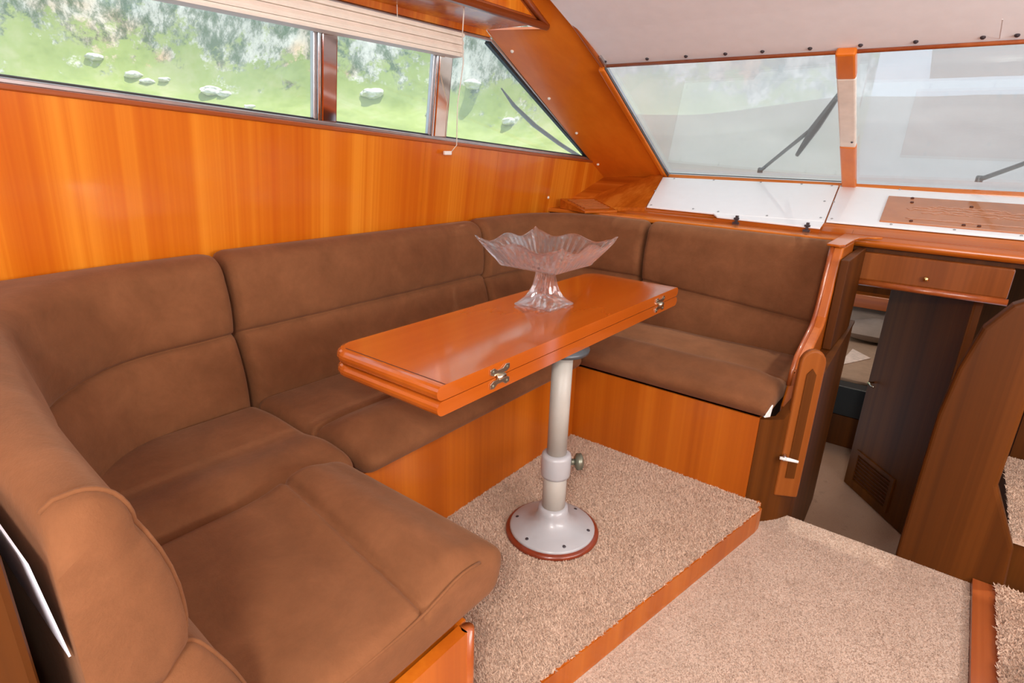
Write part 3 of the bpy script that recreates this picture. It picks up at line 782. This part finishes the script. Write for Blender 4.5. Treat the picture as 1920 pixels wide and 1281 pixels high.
# white vinyl panels
def dp(x, y, o=0.0): return (x, y, DZ(y) + o)
G().prism([dp(-1.452, 3.335), dp(-.532, 3.372), dp(-.492, 2.945), dp(-.985, 2.920), dp(-1.345, 2.925)], (0, 0, -.008)).obj('vinyl_panel', 'white', da, bevel=.002); wp = LAST[0]
G().prism([(-.985, 2.918, .9095), (-.492, 2.943, .917), (-.492, 2.872, .896), (-.956, 2.890, .899)], (0, 0, -.008)).obj('flap', 'white', wp, bevel=.002)
G().prism([(-.975, 2.895, .890), (-.492, 2.878, .888), (-.492, 2.885, .888), (-.975, 2.902, .890)], (0, 0, -.022)).obj('flap_lip', 'teak_x', wp)
for x, y in ((-.86, 2.886), (-.545, 2.876)):
    h = G().box(x - .014, x + .014, y - .012, y + .012, .8725, .882).box(x - .006, x + .006, y - .004, y + .012, .880, .912)
    h.tube([(x - .012, y - .002, .898), (x + .012, y - .002, .898)], .005, 8)
    h.obj('hinge', 'stud', wp)
dn = (0, -.33, 1)
for x, y in ((-1.375, 3.32), (-1.15, 3.335), (-.90, 3.345), (-.70, 3.353), (-.560, 3.355), (-.545, 3.16), (-.515, 2.975), (-1.33, 2.945), (-1.10, 2.945), (-.97, 2.94), (-.74, 2.945), (-1.40, 3.13)):
    dome(dp(x, y), dn, .0055, .004, 8).obj('snap_stud', 'greystud', wp)
G().prism([dp(-.526, 3.372), dp(1.3, 3.385), dp(1.3, 2.962), dp(-.486, 2.950)], (0, 0, -.008)).obj('vinyl_panel', 'white', da, bevel=.002); wp2 = LAST[0]
for x, y in ((-.518, 3.355), (-.505, 3.16), (-.470, 2.975), (-.27, 3.36), (-.05, 3.362), (.16, 3.365), (-.24, 2.972), (-.02, 2.974), (.19, 2.975), (.4, 3.365), (.42, 2.975)):
    dome(dp(x, y), dn, .0055, .004, 8).obj('snap_stud', 'greystud', wp2)
G().prism([dp(-.300, 3.262, .0), dp(.9, 3.268, .0), dp(.9, 2.99, .0), dp(-.287, 2.987, .0)], (0, 0, .007)).obj('instrument_plate', 'brownplate', da, bevel=.002); ip = LAST[0]; ip['label'] = 'brown film-covered instrument plate'
for x, y in ((-.205, 3.247), (-.20, 3.20), (.015, 3.195), (-.175, 3.005), (.005, 3.008), (.055, 3.010)):
    dome(dp(x, y, .007), dn, .0075, .006, 8).obj('screw', 'inlay', ip)
def wrinkle(y0, x0, x1, amp, seed):
    rs = random.Random(seed); g = G(); pts = []
    for i in range(26):
        x = x0 + (x1 - x0) * i / 25; y = y0 + amp * (rs.random() - .5); pts.append(dp(x, y, .0075 + .002 * rs.random()))
    return g.tube(pts, .0011, 5)
for i, (y0, x0, x1, am) in enumerate(((3.03, -.20, .30, .004), (3.15, -.19, .22, .016), (3.125, -.21, .18, .02), (3.10, -.15, .20, .02), (3.17, -.13, .15, .015))):
    wrinkle(y0, x0, x1, am, i).obj('film_wrinkle', 'film', ip, smooth=True)

# vent box on the shelf
vb = thing('vent_box', 'small wedge-shaped teak demister vent box on the dash corner', 'vent', (-1.58, 2.7, .872))
vt = [(-1.80, 2.78), (-1.70, 2.98), (-1.475, 2.845), (-1.565, 2.66)]
hz_ = (.925, .925, .885, .885)
v = [(x, y, .872) for x, y in vt] + [(x, y, z) for (x, y), z in zip(vt, hz_)]
mesh_obj('wedge', v, [(3, 2, 1, 0), (4, 5, 6, 7), (0, 1, 5, 4), (1, 2, 6, 5), (2, 3, 7, 6), (3, 0, 4, 7)], 'teak_y', vb, bevel=.003)
def vq(a, b, o=.0015):
    p = [Vector((x, y, z)) for (x, y), z in zip(vt, hz_)]
    q = p[0].lerp(p[1], a).lerp(p[3].lerp(p[2], a), b); return (q.x, q.y, q.z + o)
for k in range(6):
    b0 = .14 + k * .125
    G().prism([vq(.12, b0), vq(.88, b0), vq(.88, b0 + .07), vq(.12, b0 + .07)], (0, 0, .003)).obj('slat', 'brownplate', vb)

# ================================================================== DRAWER AND PASSAGE
G().box(-.352, .200, 2.885, 2.95, .692, .812).obj('drawer', 'drawer', da, bevel=.008); dr = LAST[0]; dr['label'] = 'wide shade-darkened teak drawer with brass knob'
G().tube([(-.36, 2.885, .682), (.205, 2.885, .682)], .014, 10).obj('bottom_bead', 'trim', dr, smooth=True)
kn = G().tube([(-.068, 2.890, .732), (-.068, 2.872, .732)], .004, 8); kn.v += []
G().add(*(lambda g: (g.v, g.f))(dome((-.068, 2.874, .732), (0, -1, 0), .011, .010, 12))).add(kn.v, kn.f).obj('knob', 'gold', dr, smooth=True)
G().box(-.40, .30, 2.915, 2.96, .812, .85).obj('upper_rail', 'shaded_v', da)

bk = thing('bulkhead_panel', 'shade-darkened curved teak bulkhead between the passage and the carpeted steps', 'panel', (.2, 2.2, ZA))
pts = [(.070, -.35), (.069, .2), (.071, .44), (.086, .60), (.115, .735), (.165, .815), (.21, .845), (.262, .85), (.262, .26), (.345, .07), (.36, -.10), (.36, -.35)]
G().prism([(x, 2.124, z) for x, z in pts], (0, .06, 0)).obj('panel_board', 'bulkhead', bk, bevel=.012, seg=3)
swall = struct(G().box(.36, 1.72, 2.90, 2.94, -.35, .85).obj('wall_front', 'bulkhead'), 'shade-darkened teak bulkhead beside the steps')

# steps on the starboard side
st = thing('step_unit', 'carpeted teak steps rising beside the passage bulkhead', 'steps', (.6, 1.8, ZA - .05))
G().box(.276, 1.69, .6, 2.12, ZA - .05, -.068).obj('lower_body', 'trim', st)
G().box(.335, 1.69, .6, 2.118, -.068, -.058).obj('lower_tread_carpet', 'carpet', st)
G().box(.342, 1.69, 2.20, 2.89, ZA - .05, .062).obj('upper_body', 'shaded_v', st)
G().box(.342, 1.69, 2.187, 2.85, .062, .076).obj('upper_tread_carpet', 'carpet', st)
pile('lower_pile', (.33, .9, .8, 2.115, lambda x, y: True), 70000, .009, 'carpet', -.058, st, seed=5)
pile('upper_pile', (.338, .9, 2.187, 2.85, lambda x, y: True), 60000, .009, 'carpet', .076, st, seed=6)
G().prism([(.395, 1.60, -.058), (.46, 1.78, -.058), (.9, 1.78, -.058), (.9, .8, -.058), (.395, .8, -.058)], (0, 0, .09)).obj('side_block', 'trim', st, bevel=.005)

# passage jamb, door, forward cabin
jb = struct(G().box(-.372, -.332, 3.04, 3.08, -.498, .80).obj('door_frame', 'shaded_v', bevel=.004), 'shade-darkened door jamb of the forward cabin')
G().box(-.3325, -.329, 3.043, 3.058, .28, .40).obj('strike_plate', 'chrome', jb)
dv = Vector((.24, -.277, 0)).normalized(); dn_ = Vector((-.277, -.24, 0)).normalized()
h0 = Vector((-.205, 3.331, 0))
def dq(a, z, o=0.0): p = h0 + dv * a + dn_ * o; return (p.x, p.y, z)
door = thing('door_1', 'shade-darkened teak cabin door standing half open in the passage', 'door', tuple(h0 + Vector((0, 0, -.495)))); door['kind'] = 'structure'; del door['category']
G().prism([dq(0, -.495), dq(.48, -.495), dq(.48, .80), dq(0, .80)], tuple(-dn_ * .03)).obj('leaf', 'shaded_v', door, bevel=.003)
fr_ = [(.05, -.46, .34, -.44), (.05, -.29, .34, -.27), (.05, -.44, .07, -.29), (.32, -.44, .34, -.29)]
for a0, z0, a1, z1 in fr_:
    G().prism([dq(a0, z0), dq(a1, z0), dq(a1, z1), dq(a0, z1)], tuple(dn_ * .008)).obj('grille_frame', 'shaded_v', door)
for k in range(7):
    z = -.432 + k * .020
    G().prism([dq(.07, z), dq(.32, z), dq(.32, z + .011, .005), dq(.07, z + .011, .005)], tuple(dn_ * .003)).obj('louvre', 'inlay', door)
G().tube([dq(.04, .11, .0), dq(.04, .11, .03), dq(.09, .105, .034)], .005, 8).obj('handle', 'brass', door, smooth=True)

# forward cabin
fc = struct(G().box(-1.3, .9, 5.30, 5.34, -.55, .86).obj('cabin_bulkhead', 'shaded_v'), 'far bulkhead of the forward cabin')
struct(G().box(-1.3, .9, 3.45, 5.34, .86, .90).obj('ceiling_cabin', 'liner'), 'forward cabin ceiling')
struct(G().box(.115, .14, 2.975, 5.29, -.498, .82).obj('wall_passage', 'bulkhead'), 'shade-darkened passage side wall behind the cabin door')
bu = thing('bunk', 'taupe upholstered bunk in the forward cabin beyond the door', 'bunk', (-.35, 4.4, -.50))
G().box(-.95, .11, 3.90, 5.25, -.14, -.10).obj('mattress', 'bunk', bu, bevel=.012)
G().box(-.95, .11, 3.93, 5.25, -.50, -.141).obj('bunk_front', 'shaded_v', bu)
G().prism([(-.95, 5.02, -.099), (-.95, 5.20, -.099), (-.95, 5.25, .14), (-.95, 5.13, .14)], (1.06, 0, 0)).obj('bunk_back', 'pillow', bu, bevel=.02)
v = []; f = []; nu, nv_ = 24, 14
for sg in (1, -1):
    for i in range(nu + 1):
        for j in range(nv_ + 1):
            a, b = i / nu, j / nv_; k = (math.sin(math.pi * a) * math.sin(math.pi * b)) ** .45
            zz = -.025 + .085 * k + .014 * math.sin(9 * a + 4 * b) * k if sg > 0 else -.025 - .073 * k
            v.append((-.55 + .40 * a, 4.72 + .32 * b, zz))
q = (nu + 1) * (nv_ + 1); id_ = lambda i, j: i * (nv_ + 1) + j
for i in range(nu):
    for j in range(nv_):
        f.append((id_(i, j), id_(i + 1, j), id_(i + 1, j + 1), id_(i, j + 1))); f.append((q + id_(i, j), q + id_(i, j + 1), q + id_(i + 1, j + 1), q + id_(i + 1, j)))
tag(mesh_obj('pillow', v, f, 'pillow', smooth=True), 'crumpled grey-brown pillow on the forward bunk', 'pillow')
tag(G().prism([(-.44, 4.10, -.099), (-.29, 4.42, -.099), (-.42, 4.56, -.099)], (0, 0, .004)).obj('paper_sheet', 'paper'), 'small pinkish folded sheet lying on the forward bunk', 'paper')
bxx = thing('storage_box', 'black box on a shade-darkened wooden plinth against the bunk front', 'box', (-.29, 3.84, -.498))
G().box(-.42, -.12, 3.78, 3.89, -.30, -.115).obj('black_box_body', 'black', bxx, bevel=.006)
G().box(-.42, -.12, 3.78, 3.89, -.498, -.301).obj('plinth', 'shaded_v', bxx)
sh = thing('cabin_shelf', 'bright orange varnished shelf above the forward bunk', 'shelf', (-.3, 5.2, .10))
G().box(-.9, .11, 5.05, 5.299, .155, .175).obj('shelf_board', 'teak_x', sh, bevel=.004)
G().box(-.9, .11, 5.04, 5.06, .10, .20).obj('fiddle_rail', 'teak_x', sh, bevel=.004)
light('forward_cabin_hatch_light', 'AREA', (-.30, 4.2, .84), (0, .1, -1), 3.5, (1, .85, .70), (.5, .5))

# ================================================================== TABLE
ZTOP = .715
tb = thing('folding_table', 'glossy orange folding table on a grey pedestal with two stacked leaves', 'table', (-.85, 1.36, 0))
def leaf(x0, x1, y0, y1, z0, z1, rc):
    """stacked leaf outline: rounded corners on the wall side, bullnose all round except the hinge side"""
    out = []
    def cor(cx, cy, a0, a1, r): return [(cx + r * math.cos(math.radians(a)), cy + r * math.sin(math.radians(a))) for a in np.linspace(a0, a1, 8)]
    out += [(x1, y0), (x1, y1)]
    out += cor(x0 + rc, y1 - rc, 90, 180, rc); out += cor(x0 + rc, y0 + rc, 180, 270, rc)
    n = len(out); h = z1 - z0; v = []; f = []
    prof = [(-(h / 2) * (1 - math.cos(t)), h / 2 + h / 2 * math.sin(t)) for t in np.linspace(-math.pi / 2, math.pi / 2, 9)]
    prof = [((h / 2) * (1 - math.cos(t)), h / 2 + h / 2 * math.sin(t)) for t in np.linspace(-math.pi / 2, math.pi / 2, 9)]
    cx, cy = (x0 + x1) / 2, (y0 + y1) / 2
    for ins, z in prof:
        for (x, y) in out:
            sx = max(-1, min(1, (x - cx) / ((x1 - x0) / 2 - rc))) if x < x1 - 1e-6 else 0
            sy = (y - cy) / ((y1 - y0) / 2)
            nx_ = 0 if x >= x1 - 1e-6 else (-1 if x < x0 + rc * .3 else -max(0, (x0 + rc - x) / rc))
            ny_ = 1 if y > y1 - 1e-4 else (-1 if y < y0 + 1e-4 else (max(0, (y - (y1 - rc)) / rc) - max(0, ((y0 + rc) - y) / rc)))
            l = math.hypot(nx_, ny_) or 1
            v.append((x - nx_ / l * ins, y - ny_ / l * ins, z0 + z))
    m_ = len(prof)
    for i in range(m_ - 1):
        for j in range(n): f.append((i * n + j, i * n + (j + 1) % n, (i + 1) * n + (j + 1) % n, (i + 1) * n + j))
    f.append(tuple(range(n))[::-1]); f.append(tuple((m_ - 1) * n + j for j in range(n)))
    return v, f
TX0, TX1, TY0, TY1 = -1.178, -.790, .790, 2.068
for z0, z1, nm in ((ZTOP - .0345, ZTOP, 'upper_leaf'), (ZTOP - .0705, ZTOP - .0365, 'lower_leaf')):
    v, f = leaf(TX0, TX1, TY0, TY1, z0, z1, .07)
    lf = mesh_obj(nm, v, f, 'table', tb)
    if nm == 'upper_leaf':
        G().box(TX0 + .05, TX1 - .001, TY0 + .0245, TY0 + .0275, ZTOP - .001, ZTOP + .0004).obj('inlay_line', 'inlay', lf)
        lf['_o'] = tb['_o']
G().box(TX0 + .04, TX1 - .003, TY0 + .03, TY1 - .03, ZTOP - .037, ZTOP - .034).obj('parting_gap', 'inlay', tb)
for yh, s_ in ((.998, 1.0), (1.905, 1.0)):
    h = G()
    zc_ = ZTOP - .0355
    pl = [(-.024, .006), (-.036, .012), (-.036, .024), (-.022, .026), (-.010, .018), (.010, .018), (.022, .026), (.036, .024), (.036, .012), (.024, .006)]
    hp = h.prism([(TX1 + .0005, yh + a, zc_ + b) for a, b in pl], (.003, 0, 0)).obj('hinge', 'brass', tb, bevel=.001)
    h2 = G().prism([(TX1 + .0005, yh + a, zc_ - b) for a, b in pl], (.003, 0, 0)); h2.obj('leaf_plate', 'brass', hp, bevel=.001)
    G().tube([(TX1 + .006, yh - .013, zc_), (TX1 + .006, yh + .013, zc_)], .007, 10).obj('knuckle', 'brass', hp, smooth=True)
    for a in (-.026, .026):
        for b in (-.018, .018): dome((TX1 + .0035, yh + a, zc_ + b), (1, 0, 0), .0035, .002, 8).obj('screw', 'knob', hp)
PC = (-.842, 1.362)
G().lathe([(.031, .27), (.031, ZTOP - .085)], (*PC, 0), 28).obj('upper_tube', 'gaspost', tb, smooth=True)
G().lathe([(.0375, .05), (.0375, .27)], (*PC, 0), 28).obj('lower_tube', 'gaspost', tb, smooth=True)
G().lathe([(.037, .215), (.0455, .219), (.047, .228), (.047, .285), (.045, .293), (.036, .297), (.031, .297)], (*PC, 0), 32).obj('collar', 'greybase', tb, smooth=True)
G().lathe([(.045, ZTOP - .088), (.075, ZTOP - .083), (.078, ZTOP - .0705)], (*PC, 0), 28).obj('mount_flange', 'darkmetal', tb, smooth=True)
G().lathe([(.150, .006), (.152, .014), (.150, .021), (.143, .024)], (*PC, 0), 48).obj('base_ring', 'ring', tb, smooth=True)
G().lathe([(.138, .020), (.138, .029), (.134, .032), (.10, .040), (.070, .052), (.055, .068), (.049, .085), (.047, .105), (.0375, .107)], (*PC, 0), 48).obj('base_plate', 'greybase', tb, smooth=True)
for k in range(6):
    a = math.radians(k * 60 + 22); dome((PC[0] + .118 * math.cos(a), PC[1] + .118 * math.sin(a), .0355), (.2 * math.cos(a), .2 * math.sin(a), 1), .0058, .003, 8).obj('screw', 'stud', tb)
kv = Vector((.72, .69, 0)).normalized(); kp = Vector((*PC, .262))
G().tube([tuple(kp + kv * .044), tuple(kp + kv * .062)], .010, 10).obj('knob_stem', 'knob', tb, smooth=True)
G().tube([tuple(kp + kv * .060), tuple(kp + kv * .066), tuple(kp + kv * .080), tuple(kp + kv * .086)], [.018, .027, .027, .016], 14).obj('knob', 'knob', tb, smooth=True)

# ================================================================== CRYSTAL BOWL
BC = (-1.005, 1.492)
bo = thing('pedestal_bowl', 'square cut crystal pedestal bowl standing on the table', 'bowl', (*BC, ZTOP))
def sq(t):
    """unit square outline, t in 0..4, corners at integers; returns point and distance-from-corner 0..1"""
    k = int(t) % 4; u = t - int(t)
    c = [(-1, -1), (1, -1), (1, 1), (-1, 1)]
    a, b = c[k], c[(k + 1) % 4]
    return (a[0] + (b[0] - a[0]) * u, a[1] + (b[1] - a[1]) * u), u
def ring_sq(half, z, nper=24, rim=0.0, rib=0.0, phase=0.0):
    pts = []
    for i in range(4 * nper):
        (x, y), u = sq(i / nper); d = min(u, 1 - u)
        wave = rim * (0.9 * math.cos(4 * math.pi * u) * .55 + (.45 if d < .04 else 0)) if rim else 0
        k = 1 + rib * (1 if i % 2 else -1)
        pts.append((BC[0] + x * half * k, BC[1] + y * half * k, z + wave))
    return pts
def loft(rings, cap0=True, cap1=True):
    v = [p for r in rings for p in r]; n = len(rings[0]); f = []
    for i in range(len(rings) - 1):
        for j in range(n): f.append((i * n + j, i * n + (j + 1) % n, (i + 1) * n + (j + 1) % n, (i + 1) * n + j))
    if cap0: f.append(tuple(range(n))[::-1])
    if cap1: f.append(tuple((len(rings) - 1) * n + j for j in range(n)))
    return v, f
zb = ZTOP
stem = [ring_sq(h, zb + z, 10, 0, rb) for h, z, rb in ((.064, .0006, 0), (.068, .003, 0), (.068, .008, 0), (.060, .014, .05), (.046, .028, .075), (.036, .046, .085), (.029, .066, .09), (.025, .088, .08), (.0235, .100, .03), (.0235, .128, 0))]
v, f = loft(stem); mesh_obj('stem', v, f, 'crystal', bo)
# a shallow square bowl: outer skin then inner skin
outer = [ring_sq(.098, zb + .128), ring_sq(.103, zb + .131, 24, 0, .0)] + [ring_sq(.103 + (.160 - .103) * t, zb + .131 + .072 * t, 24, .016 * t, .017 * math.sin(math.pi * t)) for t in np.linspace(.12, .95, 7)] + [ring_sq(.160, zb + .205, 24, .018)]
inner = [ring_sq(.155, zb + .205, 24, .018)] + [ring_sq(.098 + (.154 - .098) * t, zb + .137 + .068 * t, 24, .016 * t) for t in (.9, .7, .45, .2)] + [ring_sq(.095, zb + .136)]
v, f = loft(outer + inner); mesh_obj('bowl_body', v, f, 'crystal', bo)

# ================================================================== BLIND
bl = thing('window_blind', 'raised cream pleated blind with cord hanging across the side window', 'blind', (-1.70, 1.2, 1.53))
for k in range(6):
    z = 1.518 + k * .0140
    x = -1.722 + (.007 if k % 2 else 0); wd = .026 if k in (0, 5) else .022
    G().prism([(x - wd, -1.4, z), (x + wd, -1.4, z + .001), (x + wd + .003, -1.4, z + .007), (x + wd, -1.4, z + .0138), (x - wd, -1.4, z + .0138)], (0, 3.262, 0)).obj('bottom_rail' if k == 0 else ('head_rail' if k == 5 else 'pleat'), 'blind' if k in (0, 1, 3, 5) else 'blind2', bl)
G().tube([(-1.545, 1.700, 1.648), (-1.62, 1.775, 1.585), (-1.70, 1.868, 1.50), (-1.765, 1.905, 1.35), (-1.780, 1.915, 1.19), (-1.782, 1.885, 1.163)], .0022, 6).obj('cord', 'blind', bl, smooth=True)
G().box(-1.792, -1.778, 1.845, 1.885, 1.150, 1.166).obj('cord_toggle', 'label', bl, bevel=.003)
for yy in (-.6, .5, 1.55):
    G().tube([(-1.722, yy, 1.600), (-1.722, yy, 1.648)], .0015, 5).obj('lift_cord', 'blind', bl)

# ================================================================== OUTSIDE: WIPERS, COVER, STRAP
def wiper(name, pivot, tip, b0, b1, label):
    o = thing(name, label, 'wiper', gp(*pivot, .03), 'windscreen wipers')
    G().tube([gp(*pivot, .03), gp(*b0, .045), gp(*tip, .035)], [.010, .008, .006], 6).obj('arm', 'darkmetal', o)
    G().tube([gp(pivot[0] + .012, pivot[1] + .004, .03), gp(b0[0] + .018, b0[1] + .004, .045)], [.004, .003], 6).obj('spring_rod', 'darkmetal', o)
    G().tube([gp(*b1, .02), gp((b1[0] + tip[0]) / 2, (b1[1] + tip[1]) / 2, .028), gp(*tip, .02)], [.010, .019, .010], 6).obj('blade', 'rubber', o)
    G().lathe([(.014, -.01), (.014, .012), (.010, .018)], gp(*pivot, .03), 10).obj('pivot', 'darkmetal', o)
    return o
wiper('wiper', (-.925, 1.080), (-.500, 1.398), (-.64, 1.262), (-.708, 1.178), 'black windscreen wiper resting beside the centre mullion')
wiper('wiper', (.015, 1.090), (.50, 1.33), (.29, 1.235), (.32, 1.15), 'black windscreen wiper at the right edge of the picture')

cv = thing('windscreen_cover', 'pale grey translucent fabric cover over the outside of the windscreen', 'cover', gp(-.3, 1.1, .10))
def sheet(x0, x1, z0, z1, o, nx=60, nz=24, seed=0, wav=.008, zl=None):
    v = []; f = []
    for i in range(nx + 1):
        for j in range(nz + 1):
            x = x0 + (x1 - x0) * i / nx; zt0 = z0; zt1 = z1 if zl is None else zl(x)
            z = zt0 + (zt1 - zt0) * j / nz
            d = o + wav * mnoise.noise(Vector((x * 2.5, z * 6, seed))) + .4 * wav * mnoise.noise(Vector((x * 9, z * 11, seed + 3)))
            v.append(gp(x, z, d))
    for i in range(nx):
        for j in range(nz):
            a = i * (nz + 1) + j; f.append((a, a + nz + 1, a + nz + 2, a + 1))
    return v, f
v, f = sheet(-1.75, 1.62, .86, 1.80, .12)
mesh_obj('fabric', v, f, 'cover', cv, smooth=True)
v, f = sheet(-1.75, 1.62, .86, 1.30, .105, zl=lambda x: 1.275 + .06 * sstep(-1.3, -.4, x), seed=2, wav=.006)
mesh_obj('lower_band', v, f, 'cover2', cv, smooth=True)
v, f = sheet(-.215, .60, 1.385, 1.508, .105, seed=4, wav=.004)
mesh_obj('patch', v, f, 'cover2', cv, smooth=True)

tag(G().tube([(-1.90, 2.36, 1.455), (-1.905, 2.47, 1.385), (-1.91, 2.66, 1.30), (-1.915, 2.92, 1.212), (-1.92, 3.2, 1.13), (-1.92, 3.4, 1.07)], [.005, .015, .020, .020, .020, .020], 8, flat=.5).obj('cover_strap', 'rubber', smooth=True), 'black webbing strap outside the slanted end of the side window', 'strap')

# ================================================================== LANDSCAPE
def hill():
    na, nr = 150, 90
    v = []; f = []; rock = []
    for i in range(na + 1):
        a = math.radians(-30 + 112 * i / na)
        foot = 95 + 12 * math.sin(a * 3.1 + 1)
        for j in range(nr + 1):
            t = j / nr; r = foot + t * 150
            x, y = -r * math.cos(a), r * math.sin(a)
            edge = .19 + .07 * mnoise.noise(Vector((a * 4, 2.2, 0))) - .05 * math.sin(a)
            g = sstep(-.02, .5, t) * 26 + 46 * sstep(edge, edge + .25, t) + 60 * max(0, t - edge)
            g *= .75 + .25 * math.cos(a * .8)
            p = Vector((x * .035, y * .035, 0))
            g += 3.0 * mnoise.noise(p) * sstep(0, .1, t) + (5.5 * mnoise.noise(p * 3.1) + 3.0 * mnoise.noise(p * 8)) * sstep(edge - .02, edge + .12, t)
            v.append((x, y, -1.3 + g)); rock.append(.44 * sstep(edge - .05, edge + .10, t) + .18)
    for i in range(na):
        for j in range(nr):
            b = i * (nr + 1) + j; f.append((b, b + nr + 1, b + nr + 2, b + 1))
    o = mesh_obj('hillside', v, f, 'hill', smooth=True)
    at = o.data.attributes.new('rock', 'FLOAT', 'POINT'); at.data.foreach_set('value', rock)
    return o
hl = struct(hill(), 'grassy hillside with grey cliffs above the water')
struct(G().add([(-900, -600, -1.3), (900, -600, -1.3), (900, 900, -1.3), (-900, 900, -1.3)], [(0, 1, 2, 3)]).obj('sea', 'sea'), 'calm sea below the hillside')
def boulder(px, s, seed):
    bm = bmesh.new(); bmesh.ops.create_icosphere(bm, subdivisions=3, radius=1)
    for v in bm.verts:
        k = 1 + .35 * mnoise.noise(v.co * 1.3 + Vector((seed, 0, 0))) + .12 * mnoise.noise(v.co * 4 + Vector((seed, 5, 0)))
        v.co = Vector((v.co.x * k * s, v.co.y * k * s * 1.5, v.co.z * k * s * .6)) + Vector(px)
    bm.verts.index_update(); vs = [v.co.copy() for v in bm.verts]; fs = [tuple(q.index for q in fc_.verts) for fc_ in bm.faces]; bm.free()
    return mesh_obj('boulder', vs, fs, 'boulder', hl, smooth=False)
BVH = None
from mathutils.bvhtree import BVHTree
hb = BVHTree.FromPolygons([v.co for v in hl.data.vertices], [tuple(p.vertices) for p in hl.data.polygons])
for k, (az, el, sz) in enumerate(((26.7, 3.4, 1.5), (27.6, 3.2, 1.0), (21.3, 4.2, 1.1), (22.2, 3.8, .9), (23.4, 4.0, .8), (39.7, 3.9, 1.6), (31.0, .8, 1.0), (29.4, 2.3, .8), (48.7, 5.0, 1.5), (19.0, 5.2, 1.0), (35.0, 1.5, .9), (45.0, 2.4, 1.1), (52.0, 2.0, 1.2), (25.0, 1.4, .8))):
    a, e = math.radians(az), math.radians(el)
    hit = hb.ray_cast(Vector((0, 0, 1.2)), Vector((-math.cos(a) * math.cos(e), math.sin(a) * math.cos(e), math.sin(e))))
    if hit[0]: boulder(hit[0], sz, k * 3.7)

# bookkeeping property used while building
for o in bpy.data.objects:
    if '_o' in o: del o['_o']
